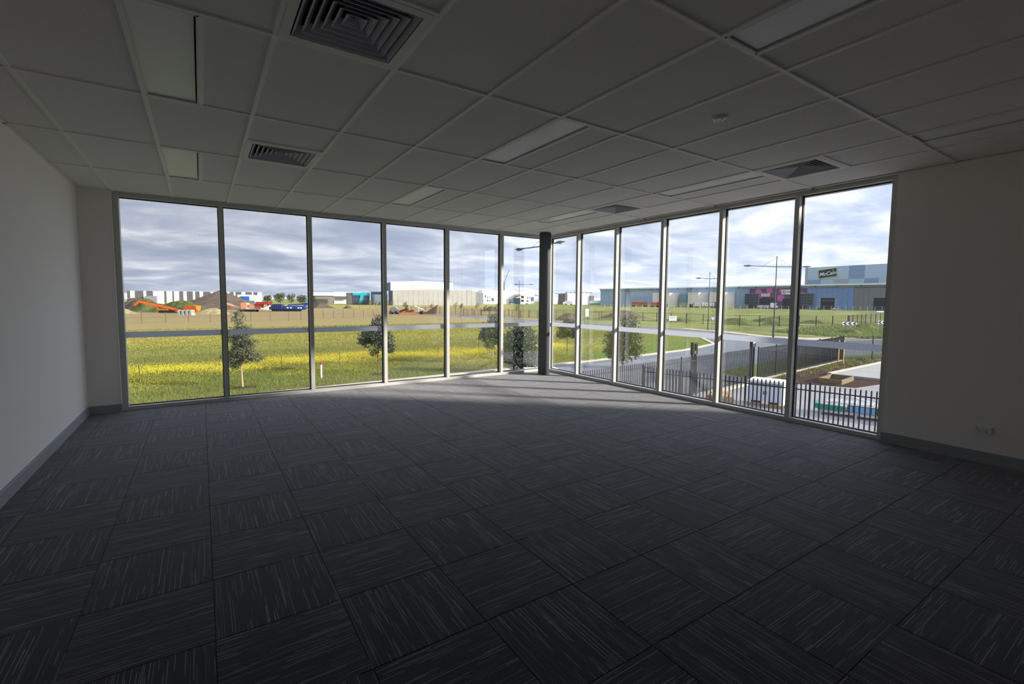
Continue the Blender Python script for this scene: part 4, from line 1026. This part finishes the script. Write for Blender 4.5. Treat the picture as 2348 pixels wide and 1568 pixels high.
for k in range(8): part(t, 'ribbed_panel', M_bdblue, -37.4, -37.0, 14.6 + k * 4.6, 14.6 + k * 4.6 + 4.2, 13.3, 20.6)  # upper side away from the sun, its shade coloured in
part(t, 'upper_roof', M_bwhite, -36.9, 16.8, 14.6, 50, 20.6, 21.0)
# grey building + cream building
t = building('warehouse', 'plain grey block tucked against the end of the pale factory', -43, 560)
for k in range(4): part(t, 'wall_panel', M_bgrey, -7 + k * 4.4, -7 + k * 4.4 + 4.3, 0, 12, 0, 16.4 - .8 * k)
t = building('factory', 'cream factory with dark office windows and a sloping awning', -2.4, 646)
for k in range(9): part(t, 'wall_panel', M_bcream, -36 + k * 8, -36 + k * 8 + 7.9, 0, 2, 0, 19.0 - .12 * k)
part(t, 'roof', M_bgrey, -36, 36, 2, 16, 17.0, 17.4)
for (x0, x1, z0, z1) in ((-32, -30.6, 8.5, 12), (-29.2, -27.4, 8.4, 10), (-26, -25, 8.4, 10), (-29.2, -27.4, 3.4, 6.2), (-26, -25, 3.4, 6.2), (-23.2, -20, 3.8, 8.2), (17, 21, 8.2, 11.6), (17, 21, 3.2, 6.2), (25, 27.4, 8, 9.8), (25, 27.4, 3, 6), (28.8, 30, 8, 9.8), (30.8, 35, 4, 10)):
    part(t, 'window', M_bglass, x0, x1, -.15, 0, z0, z1)
obj('awning', MB().yprism([(0, 7.6), (9, 13.6), (15, 13.6), (15, 11), (8, 11), (0, 6)], -4, 0), M_bgrey, t); part(t, 'dark_bay', M_bglass, 1, 15, -3, 0, 0, 8.5)
def car(label, side, depth, m, L=4.4, group=None):
    t = thing('car', label, 'car', E(side, depth), RZ, group)
    obj('body', MB().yprism([(-L / 2, .35), (L / 2, .35), (L / 2, .8), (L * .32, .95), (L * .16, 1.45), (-L * .28, 1.45), (-L * .40, .95), (-L / 2, .85)], -.85, .85), m, t)
    obj('windows', MB().yprism([(-L * .36, .97), (L * .28, .97), (L * .15, 1.40), (-L * .27, 1.40)], -.87, .87), M_bglass, t)
    for x in (-L * .3, L * .3):
        for s in (-1, 1): obj('wheel', MB().tube((x, s * .72, .33), (x, s * .90, .33), .33, .33, 12), M_rubber, t)
    return t
car('white van like car parked by the cream factory awning', 2.6, 628, M_bwhite, 6.0)
car('pale car parked at the end of the cream factory', 30, 628, M_sign, 5.0)
car('dark car parked under the cream factory windows', 22, 630, M_bdark, 4.6)
# sheds between the corner and the long warehouse
t = building('shed', 'pale grey shed with a low white roof beyond the corner column', 60, 715)
for k in range(5): part(t, 'wall_panel', mat('pale_grey_cladding', (192, 192, 192), .7), -14 + k * 5.2, -14 + k * 5.2 + 5.1, 0, 2, 0, 12.4)
obj('roof', MB().xprism([(-1, 12.4), (20, 15.5), (40, 12.4)], -15, 13), M_bwhite, t)
t = building('warehouse', 'white warehouse with brown brick ends beyond the notice boards', 95, 646)
part(t, 'brick_end', mat('brown_brick', (104, 86, 82), .85), -21, -17.5, 0, 20, 0, 14.4); part(t, 'brick_end', mat('brown_brick', (104, 86, 82), .85), 15, 20, -2, 20, 0, 12.6)
for k in range(6): part(t, 'wall_panel', M_bwhite, -17.5 + k * 5.4, -17.5 + k * 5.4 + 5.3, .3, 2, 0, 15.6)
part(t, 'roof', M_bgrey, -18, 15, 2, 40, 15, 15.3); part(t, 'roller_door', M_strip, -13, -5, .1, .3, 0, 7); part(t, 'roller_door', M_strip, -1, 4, .1, .3, 0, 7.5)
for k in range(7): part(t, 'roof_unit', M_bgrey, -16 + k * 6, -13 + k * 6, 6, 9, 15.6, 17.2)

# ------------------------------------------------------------------ long steel blue warehouse
WR = RZ - 0.896
t = thing('long_warehouse', 'very long steel blue warehouse with a white roof edge, mural and loading docks', 'building', E(100, 524), WR)
for k in range(14): part(t, 'wall_panel', M_steelb, k * 11.6 + .1, k * 11.6 + 11.5, 0, 1, 0, 17.0)
obj('roof_edge', MB().box(-1, 300, -1.8, 1.0, 17.9, 18.9), M_bwhite, t); obj('roof', MB().box(-1, 300, 1, 90, 17.2, 17.8), M_bgrey, t)
obj('eave_band', MB().box(-.5, 300, -.3, 0, 16.4, 17.9), M_steelb, t)
for k in range(20): part(t, 'eave_bracket', M_bdark, 8 + k * 14.5, 8.5 + k * 14.5, -1.7, -.3, 17.0, 17.9)
for (x0, x1, p) in ((80, 98, 18), (116, 126, 17), (136, 150, 17)):
    part(t, 'dock_wall', M_bcream, x0, x1, -p, -.4, 0, 12.6); part(t, 'dock_coping', M_bwhite, x0 - .2, x1 + .2, -p - .2, -.4, 12.6, 13.2)
    part(t, 'dock_door', M_door, x0 + 2, x1 - 1.5, -p - .2, -p, 0, 3.0)
part(t, 'link_office', mat('green_office_glass', (92, 134, 140), .25), 100, 112, -5, -.4, 4.5, 11.8); part(t, 'link_base', M_trgrey, 100, 112, -5, -.4, 0, 4.4)
o = part(t, 'mural_wall', M_purple, 162.6, 206, -.4, 0, 0, 16.4)
for (x, z, r) in ((169.8, 13.4, 2.7), (178.4, 14.6, 2.5), (187.2, 8.6, 2.7), (187.0, 14.4, 1.6), (196.6, 13.6, 1.9), (171.5, 9.6, 1.6), (202.5, 11, 2.3)):
    n = 20; q = MB().yprism([(x + r * math.cos(2 * math.pi * k / n), z + r * math.sin(2 * math.pi * k / n)) for k in range(n)], -.46, -.4); obj('mural_dot', q, M_pink, o)
part(t, 'roller_door', M_door, 171.5, 183.5, -.6, -.4, 0, 8.6); part(t, 'roller_door', M_door, 188.6, 196, -.6, -.4, 0, 8.2)
def glass_grid(x0, x1, z0, z1, nx, nz):
    f = part(t, 'office_frame', M_bgrey, x0, x1, -2.6, -.4, z0 - .4, z1 + .4)
    dx, dz = (x1 - x0) / nx, (z1 - z0) / nz
    for i in range(nx):
        for j in range(nz): part(f, 'pane', M_bglass, x0 + i * dx + .15, x0 + (i + 1) * dx - .15, -2.75, -2.6, z0 + j * dz + .15, z0 + (j + 1) * dz - .15)
glass_grid(159.8, 170.8, 3.6, 12.0, 6, 4); glass_grid(196.5, 211, 3.4, 12.0, 7, 4)
sg = part(t, 'shop_sign', M_sign, 172.2, 178.8, -.7, -.4, 9.9, 12.2)
for x in (172.9, 174.1): obj('sign_stroke', MB().yprism([(x, 10.3), (x + .4, 10.3), (x + 1.2, 11.8), (x + .8, 11.8)], -.76, -.7), M_signd, sg)
part(sg, 'sign_rule', M_bgrey, 175.6, 178.3, -.76, -.7, 10.7, 11.4)
sg = part(t, 'shop_sign', M_sign, 187.8, 195.8, -.7, -.4, 11.5, 15.2)
mb = MB(); n = 16
for k in range(n):
    a0, a1 = math.radians(50 + 260 * k / n), math.radians(50 + 260 * (k + 1) / n)
    def cp_(a, s): return (189.7 + math.cos(a) * 1.25 * s + (.18 if s < 1 else 0), 13.35 + math.sin(a) * 1.25 * s)
    mb.yprism([cp_(a0, 1), cp_(a1, 1), cp_(a1, .68), cp_(a0, .68)], -.78, -.7)
obj('sign_crescent', mb, M_signd, sg); text('sign_lettering', 'ETNVC', 1.9, M_signd, sg, (192.9, -.76, 13.3), shear=.2, bold=.03)
# blue and grey bays
for k in range(9):
    x0 = 206 + k * 3.33
    part(t, 'blue_panel', M_blue, x0 + .05, x0 + 3.28, -.5, 0, 8.6 if 215 - 3.3 < x0 < 224 else 0, 16.2)
part(t, 'roller_door', M_door, 215.2, 224.4, -.3, 0, 0, 8.6); part(t, 'door_bar', M_bgrey, 215.2, 224.4, -.4, -.3, 6.6, 6.9)
for k in range(4): part(t, 'grey_panel', M_dgrey, 236 + k * 3 + .05, 236 + (k + 1) * 3 - .05, -.6, 0, 0, 16.0)
part(t, 'grey_panel', M_dgrey, 248, 300, -.6, 0, 8.7, 16.0); part(t, 'roller_door', M_door, 248, 262, -.4, 0, 0, 8.7); part(t, 'grey_panel', M_dgrey, 262, 300, -.6, 0, 0, 8.7)
# tall chequered cold store behind
CR = RZ - 1.030
t = thing('cold_store', 'towering pale blue chequered cold store carrying a dark green company sign', 'building', E(302, 485), CR)
up = [(0, 2.7, M_ggrey), (2.7, 39.8, M_lblue), (39.8, 52.8, M_mblue), (52.8, 90, M_lblue), (90, 130, M_mblue)]
lo_ = [(0, 2.7, M_ggrey), (2.7, 15.2, M_mblue), (15.2, 27.5, M_lblue), (27.5, 39.8, M_ggrey), (39.8, 52.8, M_lblue), (52.8, 64.2, M_mblue), (64.2, 130, M_lblue)]
for a, b, m_ in up: part(t, 'facade_panel', m_, a + .03, b - .03, 0, 2, 28.0, 40.6)
for a, b, m_ in lo_: part(t, 'facade_panel', m_, a + .03, b - .03, 0, 2, 0, 27.9)
part(t, 'roof', M_bgrey, 0, 130, 2, 80, 40.0, 40.5)
sg = obj('company_sign', MB().box(-8.6, 8.6, -.5, -.02, -4.4, 4.4), M_slime, t, (21.4, 0, 34.2)); sg.rotation_euler = (0, -.115, 0)
obj('sign_face', MB().box(-8.0, 8.0, -.6, -.5, -3.8, 3.8), M_sgreen, sg)
text('company_name', 'McCain', 5.0, M_sign, sg, (0, -.72, -.5), shear=.28, bold=.05)
obj('sign_sun', MB().yprism([(4.3, 1.6), (6.0, 1.6), (5.2, 1.95), (5.35, 3.6), (5.05, 3.6), (4.95, 1.95)], -.66, -.6), M_slime, sg)

# ------------------------------------------------------------------ vehicles before the long warehouse
def trailer(name, label, side, depth, L, h, m, body=None, rz=RZ):
    t = thing(name, label, 'truck', E(side, depth), rz)
    b = obj('box_body', MB().box(-L / 2, L / 2, -1.25, 1.25, 1.15, h), m, t); obj('chassis', MB().box(-L / 2, L / 2, -.6, .6, .85, 1.15), M_rubber, t)
    for x in (-L * .42, -L * .34, L * .30, L * .38, L * .46):
        for s in (-1, 1): obj('wheel', MB().tube((x, s * .9, .5), (x, s * 1.25, .5), .5, .5, 12), M_rubber, t)
    return t, b
t, b = trailer('semi_trailer', 'grey green semi trailer lettered with a supermarket name in white', 164, 396, 19.5, 4.9, M_trgrey)
text('lettering', 'coles', 5.2, M_sign, b, (2.0, -1.32, 3.3), bold=.06)
obj('end_panel', MB().box(7.0, 9.75, -1.29, -1.25, 1.15, 4.9), M_trred, b)
trailer('semi_trailer', 'long red semi trailer parked before the steel blue warehouse', 124, 452, 14.5, 4.4, M_trred)
trailer('semi_trailer', 'shorter red semi trailer parked behind the long red one', 134, 434, 8, 4.4, M_trred)
t, b = trailer('tanker_truck', 'white and teal semi trailer parked near the brick ended warehouse', 100, 530, 22, 5.6, M_bwhite)
obj('teal_skirt', MB().box(-11, 11, -1.3, -1.25, 1.15, 2.7), M_teal, b)
t, b = trailer('box_truck', 'white cabbed truck with a blue box at the white warehouse', 74, 600, 9, 5.0, M_strip)
obj('cab', MB().cbox(-7, -4.6, -1.2, 1.2, .7, 3.6, .2), M_bwhite, t)
t = thing('lorry_cab', 'white and pale blue lorry tractor standing before the mural', 'truck', E(209.5, 374), RZ)
obj('cab', MB().yprism([(-2.6, .9), (2.2, .9), (2.4, 2.2), (1.4, 4.4), (-2.0, 4.7), (-2.6, 3.0)], -1.2, 1.2), M_bwhite, t); obj('windscreen', MB().yprism([(1.0, 2.6), (2.3, 2.4), (1.6, 3.9), (1.0, 4.0)], -1.22, 1.22), M_bglass, t)
for x in (-1.8, 1.3):
    for s in (-1, 1): obj('wheel', MB().tube((x, s * .9, .5), (x, s * 1.22, .5), .5, .5, 12), M_rubber, t)
t = thing('flatbed_load', 'grey stacked load on a flatbed next to the lorry tractor', 'load', E(198.5, 370), RZ)
obj('bed', MB().box(-4.5, 4.5, -1.2, 1.2, .5, .9), M_bgrey, t)
for k in range(2): obj('bale', MB().cbox(-4.2 + k * 4.4, -.2 + k * 4.4, -1.1, 1.1, .9, 2.8, .1), M_galv, t)
for x in (-3.5, 3.5):
    for s in (-1, 1): obj('wheel', MB().tube((x, s * .8, .4), (x, s * 1.15, .4), .4, .4, 10), M_rubber, t)
t = car('white car parked on the road just outside the glazed corner column', 1.7, 24.3, M_bwhite, 4.5); t.rotation_euler = (0, 0, RZ + 1.75)
car('silver car by the blue loading bay behind the pale mesh fence', 230, 332, M_silver, 4.8)

# crane jib far off
t = thing('crane', 'slim crane jib rising behind the cream factory', 'crane', E(-6, 720), RZ)
obj('jib', MB().bar((-4, 0, 32), (4, 0, 52), .7, .7), M_pole, t); obj('mast', MB().box(-5, -3, -1, 1, 0, 33), M_pole, t)
